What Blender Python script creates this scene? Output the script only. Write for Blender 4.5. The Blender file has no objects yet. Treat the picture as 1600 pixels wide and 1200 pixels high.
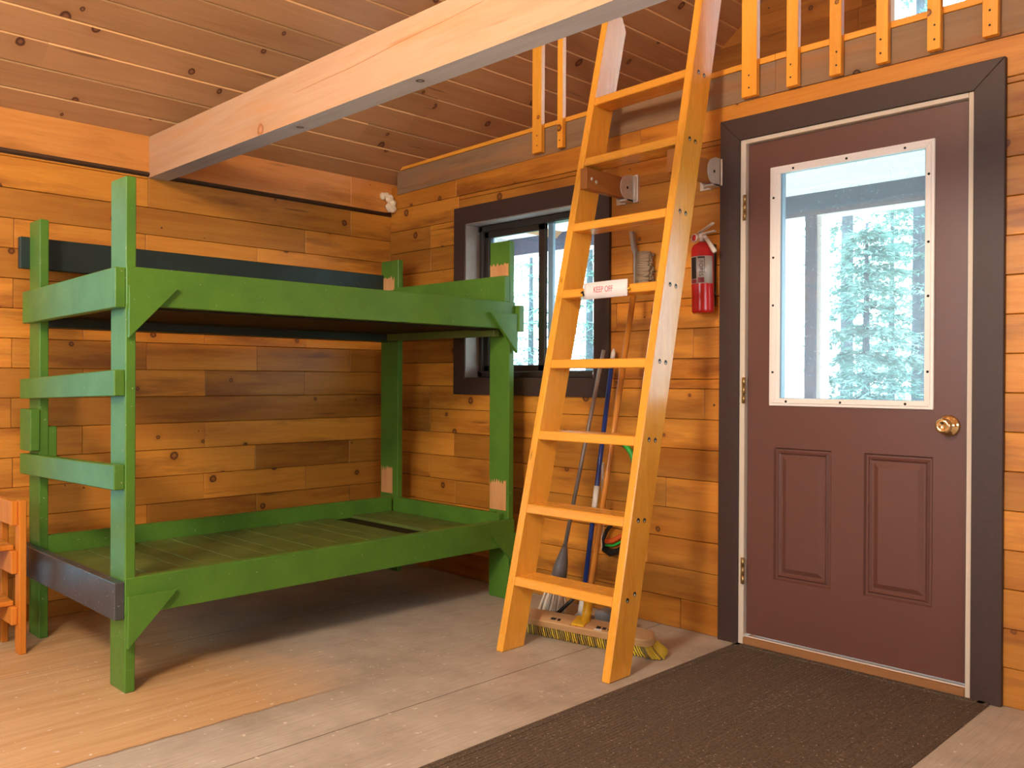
import bpy, bmesh, math, random
from mathutils import Vector, Matrix
random.seed(7)
SC = bpy.context.scene
COL = SC.collection
R_ = math.radians

# ------------------------------------------------------------------ measured layout (metres)
XL, D = -4.2755, 3.2409          # left wall face, right wall face
YB, XE = -3.0, 3.4               # rear wall, east wall
DE = 4.85                        # loft end wall
CS = 0.72                        # roof slope
ZE = 2.254                       # ceiling height at the left wall
XR = (XL + XE) / 2
ZR = ZE + CS * (XR - XL)
CAMH = 1.0829

# ------------------------------------------------------------------ materials
class NT:
    def __init__(s, name):
        s.m = bpy.data.materials.new(name); s.m.use_nodes = True
        s.t = s.m.node_tree; s.n = s.t.nodes; s.l = s.t.links
        s.b = s.n['Principled BSDF']; s.out = s.n['Material Output']
    def node(s, typ, ins=None, **kw):
        n = s.n.new(typ)
        for k, v in kw.items(): setattr(n, k, v)
        if ins:
            for k, v in ins.items(): s.set(n.inputs[k], v)
        return n
    def set(s, sock, v):
        if hasattr(v, 'is_output'): s.l.new(v, sock)
        else: sock.default_value = v
    def math(s, op, a, b=0.0, c=0.0, clamp=False):
        n = s.node('ShaderNodeMath', {0: a, 1: b, 2: c}, operation=op); n.use_clamp = clamp
        return n.outputs[0]
    def vmath(s, op, a, b=(0, 0, 0), c=(0, 0, 0)):
        n = s.node('ShaderNodeVectorMath', operation=op)
        for i, v in enumerate((a, b, c)): s.set(n.inputs[i], v)
        return n.outputs[0]
    def obj(s): return s.node('ShaderNodeTexCoord').outputs['Object']
    def attr(s, name): return s.node('ShaderNodeAttribute', attribute_name=name).outputs['Fac']
    def noise(s, vec, scale, detail=3.0, rough=0.55, dist=0.0):
        return s.node('ShaderNodeTexNoise', {'Vector': vec, 'Scale': scale, 'Detail': detail, 'Roughness': rough, 'Distortion': dist}).outputs['Fac']
    def step(s, v, a, b):
        return s.node('ShaderNodeMapRange', {'Value': v, 'From Min': a, 'From Max': b}).outputs[0]
    def mix(s, f, a, b, blend='MIX'):
        n = s.node('ShaderNodeMix', data_type='RGBA', blend_type=blend)
        s.set(n.inputs[0], f); s.set(n.inputs[6], a); s.set(n.inputs[7], b)
        return n.outputs[2]
    def bump(s, h, strength=0.2, dist=0.01):
        n = s.node('ShaderNodeBump', {'Height': h, 'Strength': strength, 'Distance': dist})
        s.l.new(n.outputs[0], s.b.inputs['Normal'])
    def fin(s, color, rough=0.5, spec=0.5, metal=0.0):
        s.set(s.b.inputs['Base Color'], color); s.set(s.b.inputs['Roughness'], rough)
        s.b.inputs['Specular IOR Level'].default_value = spec; s.b.inputs['Metallic'].default_value = metal
        return s.m

def rgba(c): return (c[0], c[1], c[2], 1.0)

def wood(name, light, dark, axis, plane='xz', knots=0.0, rough=0.45, spec=0.4, vary=0.35, kcol=None, kscale=3.4, stain=None):
    """Boards with grain along axis; the face attribute 'tone' (0..1) sets each board's own shade and grain."""
    t = NT(name); co = t.obj(); tone = t.attr('tone')
    tv = t.node('ShaderNodeCombineXYZ', {0: tone, 1: tone, 2: tone}).outputs[0]
    v = t.vmath('MULTIPLY_ADD', tv, (23.7, 17.3, 31.1), co)
    i = 'xyz'.index(axis)
    sc = [11.0] * 3; sc[i] = 0.9
    g = t.noise(t.vmath('MULTIPLY', v, tuple(sc)), 1.0, 4.0, 0.6, 0.6)
    rings = t.math('SINE', t.math('MULTIPLY', g, 34.0))
    sf = [75.0] * 3; sf[i] = 3.0
    fine = t.noise(t.vmath('MULTIPLY', v, tuple(sf)), 1.0, 5.0, 0.7)
    big = t.noise(v, 2.3, 2.0)
    f = t.math('ADD', t.step(g, 0.3, 0.72), t.math('MULTIPLY', rings, 0.10))
    f = t.math('ADD', f, t.math('MULTIPLY', t.math('SUBTRACT', fine, 0.5), 1.5))
    f = t.math('ADD', t.math('MULTIPLY', f, 0.62), t.math('MULTIPLY', t.math('SUBTRACT', big, 0.5), 0.5), clamp=True)
    col = t.mix(f, rgba(light), rgba(dark))
    bright = t.math('MULTIPLY_ADD', t.math('SUBTRACT', t.math('FRACT', t.math('MULTIPLY', tone, 7.31)), 0.5), vary * 2, 1.0)
    col = t.mix(1.0, col, t.node('ShaderNodeCombineColor', {0: bright, 1: bright, 2: bright}).outputs[0], 'MULTIPLY')
    h = fine
    if knots > 0:
        sx = t.node('ShaderNodeSeparateXYZ', {0: v}).outputs
        a, b = sx['xyz'.index(plane[0])], sx['xyz'.index(plane[1])]
        pv = t.node('ShaderNodeCombineXYZ', {0: a, 1: b, 2: 0.0}).outputs[0]
        wob = t.noise(v, 30.0, 2.0)
        vo = t.node('ShaderNodeTexVoronoi', {'Vector': pv, 'Scale': kscale, 'Randomness': 1.0}, voronoi_dimensions='2D')
        d = t.math('ADD', vo.outputs['Distance'], t.math('MULTIPLY', t.math('SUBTRACT', wob, 0.5), 0.035))
        cc = t.node('ShaderNodeSeparateColor', {0: vo.outputs['Color']}).outputs
        on = t.math('LESS_THAN', cc[0], knots)
        size = t.math('MULTIPLY_ADD', cc[1], 0.055, 0.030)
        inside = t.math('SUBTRACT', 1.0, t.step(d, t.math('MULTIPLY', size, 0.75), size))
        ring = t.math('MULTIPLY', inside, t.step(d, t.math('MULTIPLY', size, 0.25), t.math('MULTIPLY', size, 0.7)))
        halo = t.math('SUBTRACT', 1.0, t.step(d, size, t.math('MULTIPLY', size, 3.0)))
        kc = kcol or (dark[0] * 0.25, dark[1] * 0.2, dark[2] * 0.2)
        col = t.mix(t.math('MULTIPLY', t.math('MULTIPLY', halo, on), 0.35), col, rgba(dark))
        col = t.mix(t.math('MULTIPLY', t.math('MULTIPLY', inside, on), 0.55), col, rgba((kc[0] * 2.2, kc[1] * 2.2, kc[2] * 2.2)))
        col = t.mix(t.math('MULTIPLY', t.math('MULTIPLY', ring, on), 0.9), col, rgba(kc))
        # short dark checks along the grain
        sk = [26.0] * 3; sk[i] = 1.6
        ck = t.noise(t.vmath('MULTIPLY', v, tuple(sk)), 1.0, 2.0, 0.5)
        col = t.mix(t.math('MULTIPLY', t.step(ck, 0.70, 0.76), 0.55), col, rgba(kc))
    if stain:
        ss = [7.0] * 3; ss[i] = 1.1
        st = t.noise(t.vmath('MULTIPLY', v, tuple(ss)), 1.0, 5.0, 0.65)
        col = t.mix(t.math('MULTIPLY', t.step(st, 0.52, 0.70), 0.85), col, rgba(stain))
        vs = t.node('ShaderNodeTexVoronoi', {'Vector': v, 'Scale': 8.0})
        nn = t.node('ShaderNodeSeparateColor', {0: vs.outputs['Color']}).outputs[0]
        sp_ = t.math('MULTIPLY', t.math('LESS_THAN', vs.outputs['Distance'], 0.045), t.math('LESS_THAN', nn, 0.6))
        col = t.mix(t.math('MULTIPLY', sp_, 0.85), col, (0.04, 0.015, 0.006, 1))
    t.bump(h, 0.12 if rough > 0.3 else 0.04, 0.004)
    rr = t.math('MULTIPLY_ADD', fine, 0.25, rough - 0.10)
    return t.fin(col, rr, spec)

def paint(name, c, c2, rough=0.38, spec=0.5, chips=(0.45, 0.40, 0.30), amount=0.725):
    t = NT(name); co = t.obj()
    n = t.noise(co, 6.0, 4.0, 0.6)
    col = t.mix(t.step(n, 0.35, 0.7), rgba(c), rgba(c2))
    sp = t.noise(co, 95.0, 2.0, 0.5)
    col = t.mix(t.math('MULTIPLY', t.step(sp, amount, amount + 0.03), 0.8), col, rgba(chips))
    t.bump(t.noise(co, 260.0, 2.0), 0.07, 0.003)
    return t.fin(col, t.math('MULTIPLY_ADD', n, 0.22, rough - 0.1), spec)

def plain(name, c, rough=0.5, spec=0.5, metal=0.0, var=0.12, scale=30.0, bump=0.0):
    t = NT(name); co = t.obj(); n = t.noise(co, scale, 3.0)
    k = t.math('MULTIPLY_ADD', t.math('SUBTRACT', n, 0.5), var * 2, 1.0)
    col = t.mix(1.0, rgba(c), t.node('ShaderNodeCombineColor', {0: k, 1: k, 2: k}).outputs[0], 'MULTIPLY')
    if bump: t.bump(t.noise(co, scale * 6, 2.0), bump, 0.003)
    return t.fin(col, rough, spec, metal)

def glass(name, haze=0.0, tint=(0.95, 0.98, 0.98, 1)):
    t = NT(name); t.n.remove(t.b)
    tr = t.node('ShaderNodeBsdfTransparent', {'Color': tint})
    gl = t.node('ShaderNodeBsdfGlossy', {'Color': (1, 1, 1, 1), 'Roughness': 0.03})
    m = t.node('ShaderNodeMixShader', {0: 0.06}); t.l.new(tr.outputs[0], m.inputs[1]); t.l.new(gl.outputs[0], m.inputs[2])
    last = m
    if haze:
        co = t.obj(); sp = t.step(t.noise(co, 120.0, 2.0), 0.66, 0.72)
        df = t.node('ShaderNodeBsdfTranslucent', {'Color': (0.80, 0.87, 0.96, 1)})
        m2 = t.node('ShaderNodeMixShader', {0: t.math('MULTIPLY_ADD', sp, 0.25, haze)})
        t.l.new(m.outputs[0], m2.inputs[1]); t.l.new(df.outputs[0], m2.inputs[2]); last = m2
    t.l.new(last.outputs[0], t.out.inputs[0])
    return t.m

def floor_mat():
    t = NT('floor_plywood'); co = t.obj()
    s = t.node('ShaderNodeSeparateXYZ', {0: co}).outputs
    gr = t.noise(t.vmath('MULTIPLY', co, (30.0, 1.6, 1.0)), 1.0, 4.0, 0.6, 0.4)
    gr2 = t.noise(t.vmath('MULTIPLY', co, (150.0, 5.0, 1.0)), 1.0, 3.0, 0.6)
    mo = t.noise(co, 3.2, 4.0, 0.65)
    grey = t.mix(t.step(mo, 0.35, 0.68), (0.55, 0.485, 0.40, 1), (0.38, 0.325, 0.26, 1))
    grey = t.mix(t.math('MULTIPLY', t.step(gr2, 0.4, 0.75), 0.35), grey, (0.20, 0.15, 0.105, 1))
    warm = t.mix(t.step(gr, 0.32, 0.7), (0.64, 0.425, 0.22, 1), (0.52, 0.30, 0.13, 1))
    warm = t.mix(t.math('MULTIPLY', t.step(gr2, 0.45, 0.8), 0.4), warm, (0.33, 0.14, 0.05, 1))
    # bare worn sheet beside the bunk: sharp edge at x=-2.60, ragged far edge
    edge = t.math('MULTIPLY_ADD', t.math('SUBTRACT', t.noise(co, 9.0, 3.0), 0.5), 0.03, -2.605)
    ix = t.math('LESS_THAN', s[0], edge)
    fy = t.math('ADD', s[1], t.math('MULTIPLY', t.math('SUBTRACT', mo, 0.5), 0.5))
    iy = t.math('SUBTRACT', 1.0, t.step(fy, 1.50, 1.95))
    mask = t.math('MULTIPLY', ix, iy)
    col = t.mix(mask, grey, warm)
    # plywood joints
    for ax, pos, w in ((0, -2.293, 0.0028), (0, -1.07, 0.003), (1, 0.62, 0.003), (0, -3.52, 0.002)):
        dd = t.math('ABSOLUTE', t.math('SUBTRACT', s[ax], pos))
        col = t.mix(t.math('MULTIPLY', t.math('LESS_THAN', dd, w), 0.75), col, (0.07, 0.045, 0.03, 1))
    dd = t.math('ABSOLUTE', t.math('SUBTRACT', s[0], edge))
    col = t.mix(t.math('MULTIPLY', t.math('MULTIPLY', t.math('LESS_THAN', dd, 0.006), iy), 0.6), col, (0.16, 0.075, 0.035, 1))
    # paint drips and grit
    sp = t.noise(t.vmath('MULTIPLY', co, (1.0, 1.6, 1.0)), 46.0, 3.0, 0.55)
    cl = t.step(t.noise(co, 3.1, 3.0), 0.50, 0.62)
    col = t.mix(t.math('MULTIPLY', t.step(sp, 0.655, 0.68), t.math('MULTIPLY', cl, 0.85)), col, (0.66, 0.60, 0.52, 1))
    vo = t.node('ShaderNodeTexVoronoi', {'Vector': t.vmath('MULTIPLY_ADD', t.node('ShaderNodeTexNoise', {'Vector': co, 'Scale': 40.0}).outputs['Color'], (0.03, 0.03, 0), co), 'Scale': 11.0}, voronoi_dimensions='2D')
    d2 = t.math('LESS_THAN', vo.outputs['Distance'], 0.05)
    on = t.math('LESS_THAN', t.node('ShaderNodeSeparateColor', {0: vo.outputs['Color']}).outputs[0], 0.35)
    col = t.mix(t.math('MULTIPLY', t.math('MULTIPLY', d2, on), 0.75), col, (0.72, 0.66, 0.58, 1))
    t.bump(gr2, 0.06, 0.003)
    return t.fin(col, t.math('MULTIPLY_ADD', mo, 0.3, 0.36), 0.4)

def mat_mat():
    t = NT('ribbed_mat'); co = t.obj()
    s = t.node('ShaderNodeSeparateXYZ', {0: co}).outputs
    n = t.noise(co, 170.0, 3.0, 0.7); n2 = t.noise(co, 3.0, 4.0)
    col = t.mix(t.step(n, 0.3, 0.7), (0.055, 0.040, 0.028, 1), (0.190, 0.140, 0.098, 1))
    col = t.mix(t.math('MULTIPLY', t.step(n2, 0.5, 0.75), 0.45), col, (0.12, 0.088, 0.06, 1))
    vo = t.node('ShaderNodeTexVoronoi', {'Vector': co, 'Scale': 30.0}, voronoi_dimensions='2D')
    on = t.math('LESS_THAN', t.node('ShaderNodeSeparateColor', {0: vo.outputs['Color']}).outputs[1], 0.3)
    d2 = t.math('MULTIPLY', t.math('LESS_THAN', vo.outputs['Distance'], 0.065), on)
    col = t.mix(t.math('MULTIPLY', d2, 0.8), col, (0.55, 0.46, 0.36, 1))
    gr_ = t.math('MULTIPLY', t.step(t.noise(t.vmath('MULTIPLY', co, (1.0, 2.2, 1)), 75.0, 3.0, 0.6), 0.62, 0.66), t.step(n2, 0.52, 0.66))
    col = t.mix(t.math('MULTIPLY', gr_, 0.75), col, (0.50, 0.42, 0.33, 1))
    cr = t.math('MULTIPLY', t.math('SINE', t.math('MULTIPLY', s[0], 420.0)), 0.5)
    t.bump(t.math('ADD', cr, n), 0.7, 0.006)
    return t.fin(col, 0.95, 0.1)

def needles():
    t = NT('spruce_needles'); co = t.obj(); n = t.noise(co, 5.0, 3.0); tone = t.attr('tone')
    col = t.mix(n, (0.20, 0.38, 0.35, 1), (0.40, 0.60, 0.53, 1))
    return t.fin(col, 0.8, 0.2)

M = {}
ORL, ORD = (0.60, 0.245, 0.030), (0.37, 0.110, 0.009)
M['wall_y'] = wood('wall_boards_along_y', ORL, ORD, 'y', 'yz', 0.5, 0.42, 0.4, 0.30, (0.06, 0.017, 0.007), 3.6, (0.20, 0.055, 0.008))
M['wall_loft'] = wood('loft_boards_shaded', (0.38, 0.135, 0.018), (0.22, 0.065, 0.008), 'x', 'xz', 0.5, 0.5, 0.3, 0.26, (0.05, 0.015, 0.006), 3.6, (0.12, 0.035, 0.006))  # darker copy of the wall boards, loft shade put into the colour
M['wall_x'] = wood('wall_boards_along_x', ORL, ORD, 'x', 'xz', 0.5, 0.42, 0.4, 0.30, (0.06, 0.017, 0.007), 3.6, (0.20, 0.055, 0.008))
M['ceil'] = wood('ceiling_boards', (0.48, 0.245, 0.110), (0.34, 0.150, 0.060), 'y', 'yx', 0.85, 0.38, 0.45, 0.08, (0.060, 0.016, 0.010), 3.3)
M['ceil_edge'] = wood('ceiling_edges_lit', (0.62, 0.36, 0.16), (0.52, 0.27, 0.10), 'y', 'yx', 0.0)  # paler than the boards: light caught by the grooves put into the colour
M['band'] = wood('rim_board', (0.66, 0.28, 0.065), (0.50, 0.17, 0.03), 'y', 'yz', 0.4, 0.40, 0.4, 0.1, (0.08, 0.025, 0.01), 3.0, (0.34, 0.12, 0.02))
M['pine_z'] = wood('varnished_pine_upright', (0.86, 0.40, 0.045), (0.70, 0.275, 0.024), 'z', 'xz', 0.28, 0.24, 0.55, 0.08, (0.10, 0.03, 0.01), 4.0)
M['pine_x'] = wood('varnished_pine_rung', (0.84, 0.39, 0.050), (0.66, 0.26, 0.026), 'x', 'xz', 0.25, 0.24, 0.55, 0.08, (0.10, 0.03, 0.01), 4.0)
M['arm'] = wood('stained_arm', (0.40, 0.145, 0.03), (0.30, 0.095, 0.02), 'y', 'yz', 0.0, 0.35, 0.5, 0.05)
M['beam'] = wood('pale_beam', (0.50, 0.315, 0.195), (0.41, 0.225, 0.115), 'x', 'xz', 0.6, 0.6, 0.25, 0.03, (0.26, 0.09, 0.03), 2.6, (0.52, 0.25, 0.10))
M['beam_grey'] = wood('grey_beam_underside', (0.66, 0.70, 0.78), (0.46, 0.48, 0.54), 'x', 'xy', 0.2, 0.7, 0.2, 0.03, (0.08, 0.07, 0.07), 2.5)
M['greyboard'] = wood('weathered_board', (0.29, 0.19, 0.115), (0.165, 0.10, 0.058), 'x', 'xz', 0.35, 0.7, 0.2, 0.12, (0.035, 0.02, 0.012), 3.0, (0.36, 0.16, 0.06))
M['pale'] = wood('pale_porch_wood', (0.88, 0.88, 0.88), (0.74, 0.75, 0.76), 'x', 'xy', 0.2, 0.6, 0.3, 0.06, (0.4, 0.33, 0.27))
M['shelfwood'] = wood('orange_stained_wood', (0.60, 0.21, 0.028), (0.46, 0.13, 0.014), 'z', 'xz', 0.0, 0.6, 0.1, 0.08)
M['handle'] = wood('broom_handle_wood', (0.56, 0.22, 0.03), (0.40, 0.14, 0.022), 'z', 'xz', 0.0, 0.3, 0.5, 0.05)
M['block'] = wood('broom_block_wood', (0.52, 0.31, 0.14), (0.37, 0.20, 0.08), 'x', 'xy', 0.0, 0.55, 0.3, 0.05)
M['bare'] = wood('bare_split_wood', (0.64, 0.34, 0.14), (0.50, 0.19, 0.06), 'z', 'xz', 0.0, 0.7, 0.2, 0.1)
M['threshold'] = wood('worn_threshold', (0.34, 0.155, 0.055), (0.20, 0.085, 0.03), 'x', 'xz', 0.0, 0.6, 0.3, 0.05)
M['dark'] = plain('dark_brown_stain', (0.046, 0.025, 0.020), 0.5, 0.4, 0, 0.2, 60, 0.1)
M['ledge'] = plain('dark_ledge', (0.085, 0.045, 0.025), 0.5, 0.4, 0, 0.25, 30)
M['door'] = plain('brown_door_paint', (0.122, 0.049, 0.036), 0.36, 0.5, 0, 0.06, 40, 0.05)
M['cream'] = plain('cream_paint', (0.62, 0.53, 0.42), 0.45, 0.45, 0, 0.06, 30)
M['white'] = plain('white_frame', (0.84, 0.80, 0.74), 0.35, 0.5, 0, 0.04, 30)
M['hole'] = plain('dark_screw_hole', (0.012, 0.008, 0.006), 0.6)
M['alu'] = plain('dark_bronze_window', (0.035, 0.026, 0.022), 0.35, 0.5)
M['jambgrey'] = plain('painted_reveal', (0.30, 0.22, 0.19), 0.5)
M['blueedge'] = plain('blue_pane_edge', (0.22, 0.33, 0.44), 0.4)  # bluish edge colour; beside the sliding sash it paints a reflection
M['brass'] = plain('polished_brass', (0.86, 0.68, 0.36), 0.14, 0.5, 1.0, 0.05)
M['hinge'] = plain('worn_brass_hinge', (0.42, 0.29, 0.12), 0.4, 0.5, 0.9, 0.2)
M['steel'] = plain('galvanised_steel', (0.66, 0.60, 0.52), 0.38, 0.5, 0.25, 0.15, 60)
M['green'] = paint('green_paint', (0.088, 0.205, 0.024), (0.068, 0.165, 0.022), 0.34, 0.24)
M['greenolive'] = paint('green_deck_paint', (0.135, 0.180, 0.035), (0.095, 0.130, 0.026), 0.5, 0.4)
M['greendark'] = paint('dark_green_board', (0.016, 0.030, 0.024), (0.012, 0.023, 0.018), 0.45, 0.4, (0.4, 0.35, 0.25), 0.76)
M['slate'] = paint('slate_board', (0.055, 0.058, 0.060), (0.040, 0.038, 0.034), 0.36, 0.6, (0.5, 0.52, 0.52), 0.68)
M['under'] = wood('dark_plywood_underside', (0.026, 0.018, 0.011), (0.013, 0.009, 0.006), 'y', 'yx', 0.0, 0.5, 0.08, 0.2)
M['floor'] = floor_mat(); M['mat'] = mat_mat()
M['glass'] = glass('window_glass', 0.015); M['glasstint'] = glass('dimming_window_glass', 0.0, (0.25, 0.40, 0.45, 1)); M['doorglass'] = glass('door_glass', 0.06)  # tint of the left window's glass is added to weaken its light
M['bluepole'] = plain('blue_pole', (0.012, 0.035, 0.19), 0.28)
M['greypole'] = plain('grey_pole', (0.30, 0.27, 0.25), 0.35, 0.5, 0.3)
M['greyplastic'] = plain('grey_plastic', (0.17, 0.16, 0.155), 0.4)
M['whiteplastic'] = plain('white_plastic', (0.66, 0.62, 0.56), 0.4)
M['yellow'] = plain('yellow_plastic', (0.75, 0.42, 0.015), 0.35)
M['bristle'] = plain('yellow_bristles', (0.66, 0.46, 0.035), 0.6)
M['bristledark'] = plain('darker_bristles', (0.30, 0.20, 0.045), 0.7)  # darker tufts mixed in so the tufts read apart
M['whitebristle'] = plain('cream_bristles', (0.72, 0.62, 0.50), 0.7)
M['brush'] = plain('dusty_brush_bristles', (0.30, 0.22, 0.14), 0.8)
M['black'] = plain('black_rubber', (0.010, 0.009, 0.009), 0.4)
M['red'] = plain('red_enamel', (0.50, 0.012, 0.014), 0.22, 0.5, 0, 0.05)
M['label'] = plain('silver_label', (0.50, 0.47, 0.42), 0.35, 0.5, 0.2, 0.05)
M['labelblack'] = plain('label_ink', (0.016, 0.013, 0.012), 0.5)
M['labelred'] = plain('label_red', (0.20, 0.012, 0.02), 0.5)
M['sawgreen'] = plain('green_tube', (0.03, 0.42, 0.06), 0.3)
M['orange'] = plain('orange_plastic', (0.65, 0.10, 0.02), 0.35)
M['paper'] = plain('white_paper', (0.84, 0.77, 0.75), 0.7, 0.2, 0, 0.02)
M['ink'] = plain('faded_red_ink', (0.62, 0.16, 0.16), 0.7, 0.1)
M['foam'] = plain('dried_foam', (0.78, 0.67, 0.50), 0.8, 0.2, 0, 0.15, 60, 0.3)
M['porchdark'] = plain('dark_porch_stain', (0.032, 0.024, 0.046), 0.5, 0.4, 0, 0.2, 20)
M['ground'] = plain('forest_ground', (0.16, 0.19, 0.10), 0.9, 0.1, 0, 0.5, 2.0)
M['needles'] = needles()
M['bark'] = plain('bark', (0.09, 0.11, 0.13), 0.9, 0.1, 0, 0.4, 25)
M['birch'] = plain('birch_bark', (0.75, 0.73, 0.70), 0.8, 0.2, 0, 0.2, 12)
M['cloth'] = plain('lamp_shade', (0.8, 0.72, 0.55), 0.7)
t = NT('lamp_bulb'); t.b.inputs['Emission Color'].default_value = (1, 0.75, 0.42, 1); t.b.inputs['Emission Strength'].default_value = 8
M['bulb'] = t.fin((0.9, 0.8, 0.6, 1), 0.4)

# ------------------------------------------------------------------ mesh helpers
ORG = {}
class MB:
    def __init__(s): s.v = []; s.f = []; s.t = []; s.m = []; s.mats = []; s.sm = []
    def mi(s, mat):
        if mat not in s.mats: s.mats.append(mat)
        return s.mats.index(mat)
    def add(s, vs, fs, mat, tone=None, smooth=False, X=None):
        o = len(s.v); k = s.mi(mat); tone = random.random() if tone is None else tone
        for p in vs:
            p = Vector(p)
            s.v.append(X @ p if X else p)
        for f in fs:
            s.f.append([o + i for i in f]); s.t.append(tone); s.m.append(k); s.sm.append(smooth)
        return s
    def bm(s, b, mat, tone=None, smooth=False, X=None):
        b.verts.index_update(); b.verts.ensure_lookup_table()
        s.add([v.co.copy() for v in b.verts], [[v.index for v in f.verts] for f in b.faces], mat, tone, smooth, X)
        b.free(); return s
    def box(s, x0, x1, y0, y1, z0, z1, mat, bev=0.003, tone=None, X=None):
        v = [(x, y, z) for x in (x0, x1) for y in (y0, y1) for z in (z0, z1)]
        f = [(0, 1, 3, 2), (4, 6, 7, 5), (0, 4, 5, 1), (2, 3, 7, 6), (0, 2, 6, 4), (1, 5, 7, 3)]
        return s.poly(v, f, mat, bev, tone, X)
    def poly(s, v, f, mat, bev=0.0, tone=None, X=None):
        b = bmesh.new(); vs = [b.verts.new(p) for p in v]
        for q in f: b.faces.new([vs[i] for i in q])
        bmesh.ops.recalc_face_normals(b, faces=b.faces)
        if bev > 0: bmesh.ops.bevel(b, geom=list(b.edges), offset=bev, segments=1, affect='EDGES', profile=0.5)
        return s.bm(b, mat, tone, False, X)
    def prism(s, pts, axis, a0, a1, mat, bev=0.0, tone=None, X=None):
        def P(p, a): return {'x': (a, p[0], p[1]), 'y': (p[0], a, p[1]), 'z': (p[0], p[1], a)}[axis]
        n = len(pts); v = [P(p, a0) for p in pts] + [P(p, a1) for p in pts]
        f = [tuple(range(n)), tuple(range(2 * n - 1, n - 1, -1))] + [(i, (i + 1) % n, n + (i + 1) % n, n + i) for i in range(n)]
        return s.poly(v, f, mat, bev, tone, X)
    def tube(s, path, r, mat, seg=12, cap=True, tone=None):
        path = [Vector(p) for p in path]; rs = r if isinstance(r, (list, tuple)) else [r] * len(path)
        v = []; f = []; up = None
        for i, p in enumerate(path):
            d = (path[min(i + 1, len(path) - 1)] - path[max(i - 1, 0)]).normalized()
            if up is None: up = Vector((0, 0, 1)) if abs(d.z) < 0.9 else Vector((1, 0, 0))
            a = d.cross(up).normalized(); b2 = a.cross(d).normalized(); up = b2
            for j in range(seg):
                th = 2 * math.pi * j / seg
                v.append(p + (a * math.cos(th) + b2 * math.sin(th)) * rs[i])
        for i in range(len(path) - 1):
            for j in range(seg):
                f.append((i * seg + j, i * seg + (j + 1) % seg, (i + 1) * seg + (j + 1) % seg, (i + 1) * seg + j))
        if cap: f += [tuple(range(seg - 1, -1, -1)), tuple(range((len(path) - 1) * seg, len(path) * seg))]
        return s.add(v, f, mat, tone, True)
    def lathe(s, prof, mat, X=None, seg=28, a0=0.0, a1=2 * math.pi, tone=None):
        full = abs(a1 - a0 - 2 * math.pi) < 1e-6; n = seg if full else seg + 1
        v = [(r * math.cos(a0 + (a1 - a0) * j / seg), r * math.sin(a0 + (a1 - a0) * j / seg), z) for r, z in prof for j in range(n)]
        f = []
        for i in range(len(prof) - 1):
            for j in range(seg):
                k = (j + 1) % n if full else j + 1
                f.append((i * n + j, i * n + k, (i + 1) * n + k, (i + 1) * n + j))
        return s.add(v, f, mat, tone, True, X)
    def obj(s, name, parent=None, label=None, auto=False):
        org = ORG.get(parent.name, Vector()) if parent else Vector()
        me = bpy.data.meshes.new(name)
        me.from_pydata([tuple(p - org) for p in s.v], [], s.f)
        for m in s.mats: me.materials.append(M[m])
        me.polygons.foreach_set('material_index', s.m); me.polygons.foreach_set('use_smooth', s.sm)
        a = me.attributes.new('tone', 'FLOAT', 'FACE'); a.data.foreach_set('value', s.t)
        me.validate(); me.update()
        o = bpy.data.objects.new(name, me); COL.objects.link(o)
        if parent: o.parent = parent
        ORG[o.name] = org
        if label: o['label'] = label
        return o

def thing(name, loc, label, cat, group=None):
    o = bpy.data.objects.new(name, None); COL.objects.link(o); o.location = loc; o.empty_display_size = 0.05
    ORG[o.name] = Vector(loc); o['label'] = label; o['category'] = cat
    if group: o['group'] = group
    return o
def tag(o, label, cat, group=None):
    o['label'] = label; o['category'] = cat
    if group: o['group'] = group
    return o
def struct(o, label, cat):
    o['kind'] = 'structure'; o['label'] = label; o['category'] = cat; return o
def sroot(name, loc, label, cat):
    return struct(thing(name, loc, label, cat), label, cat)

def cut(rects, holes):
    """Axis-aligned rectangles (a0,a1,b0,b1) minus holes."""
    for h in holes:
        out = []
        for a0, a1, b0, b1 in rects:
            if h[0] >= a1 or h[1] <= a0 or h[2] >= b1 or h[3] <= b0: out.append((a0, a1, b0, b1)); continue
            if b0 < h[2]: out.append((a0, a1, b0, h[2]))
            if b1 > h[3]: out.append((a0, a1, h[3], b1))
            c0, c1 = max(b0, h[2]), min(b1, h[3])
            if a0 < h[0]: out.append((a0, h[0], c0, c1))
            if a1 > h[1]: out.append((h[1], a1, c0, c1))
        rects = out
    return [r for r in rects if r[1] - r[0] > 0.004 and r[3] - r[2] > 0.004]

def board_rows(zs, a0, a1, joints_for, holes):
    for k in range(len(zs) - 1):
        js = [a0] + [j for j in sorted(joints_for(k)) if a0 + 0.05 < j < a1 - 0.05] + [a1]
        for i in range(len(js) - 1):
            tone = random.random(); push = random.uniform(-0.0025, 0.0015)
            for r in cut([(js[i], js[i + 1], zs[k], zs[k + 1])], holes): yield r, tone, push

# ------------------------------------------------------------------ room shell
mb = MB(); mb.box(XL - 0.1, XE + 0.1, YB - 0.1, D + 0.12, -0.06, 0.0, 'floor', 0)
struct(mb.obj('floor'), 'worn plywood floor, bare orange sheet beside the bunk, grey-brown elsewhere', 'floor')

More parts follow.
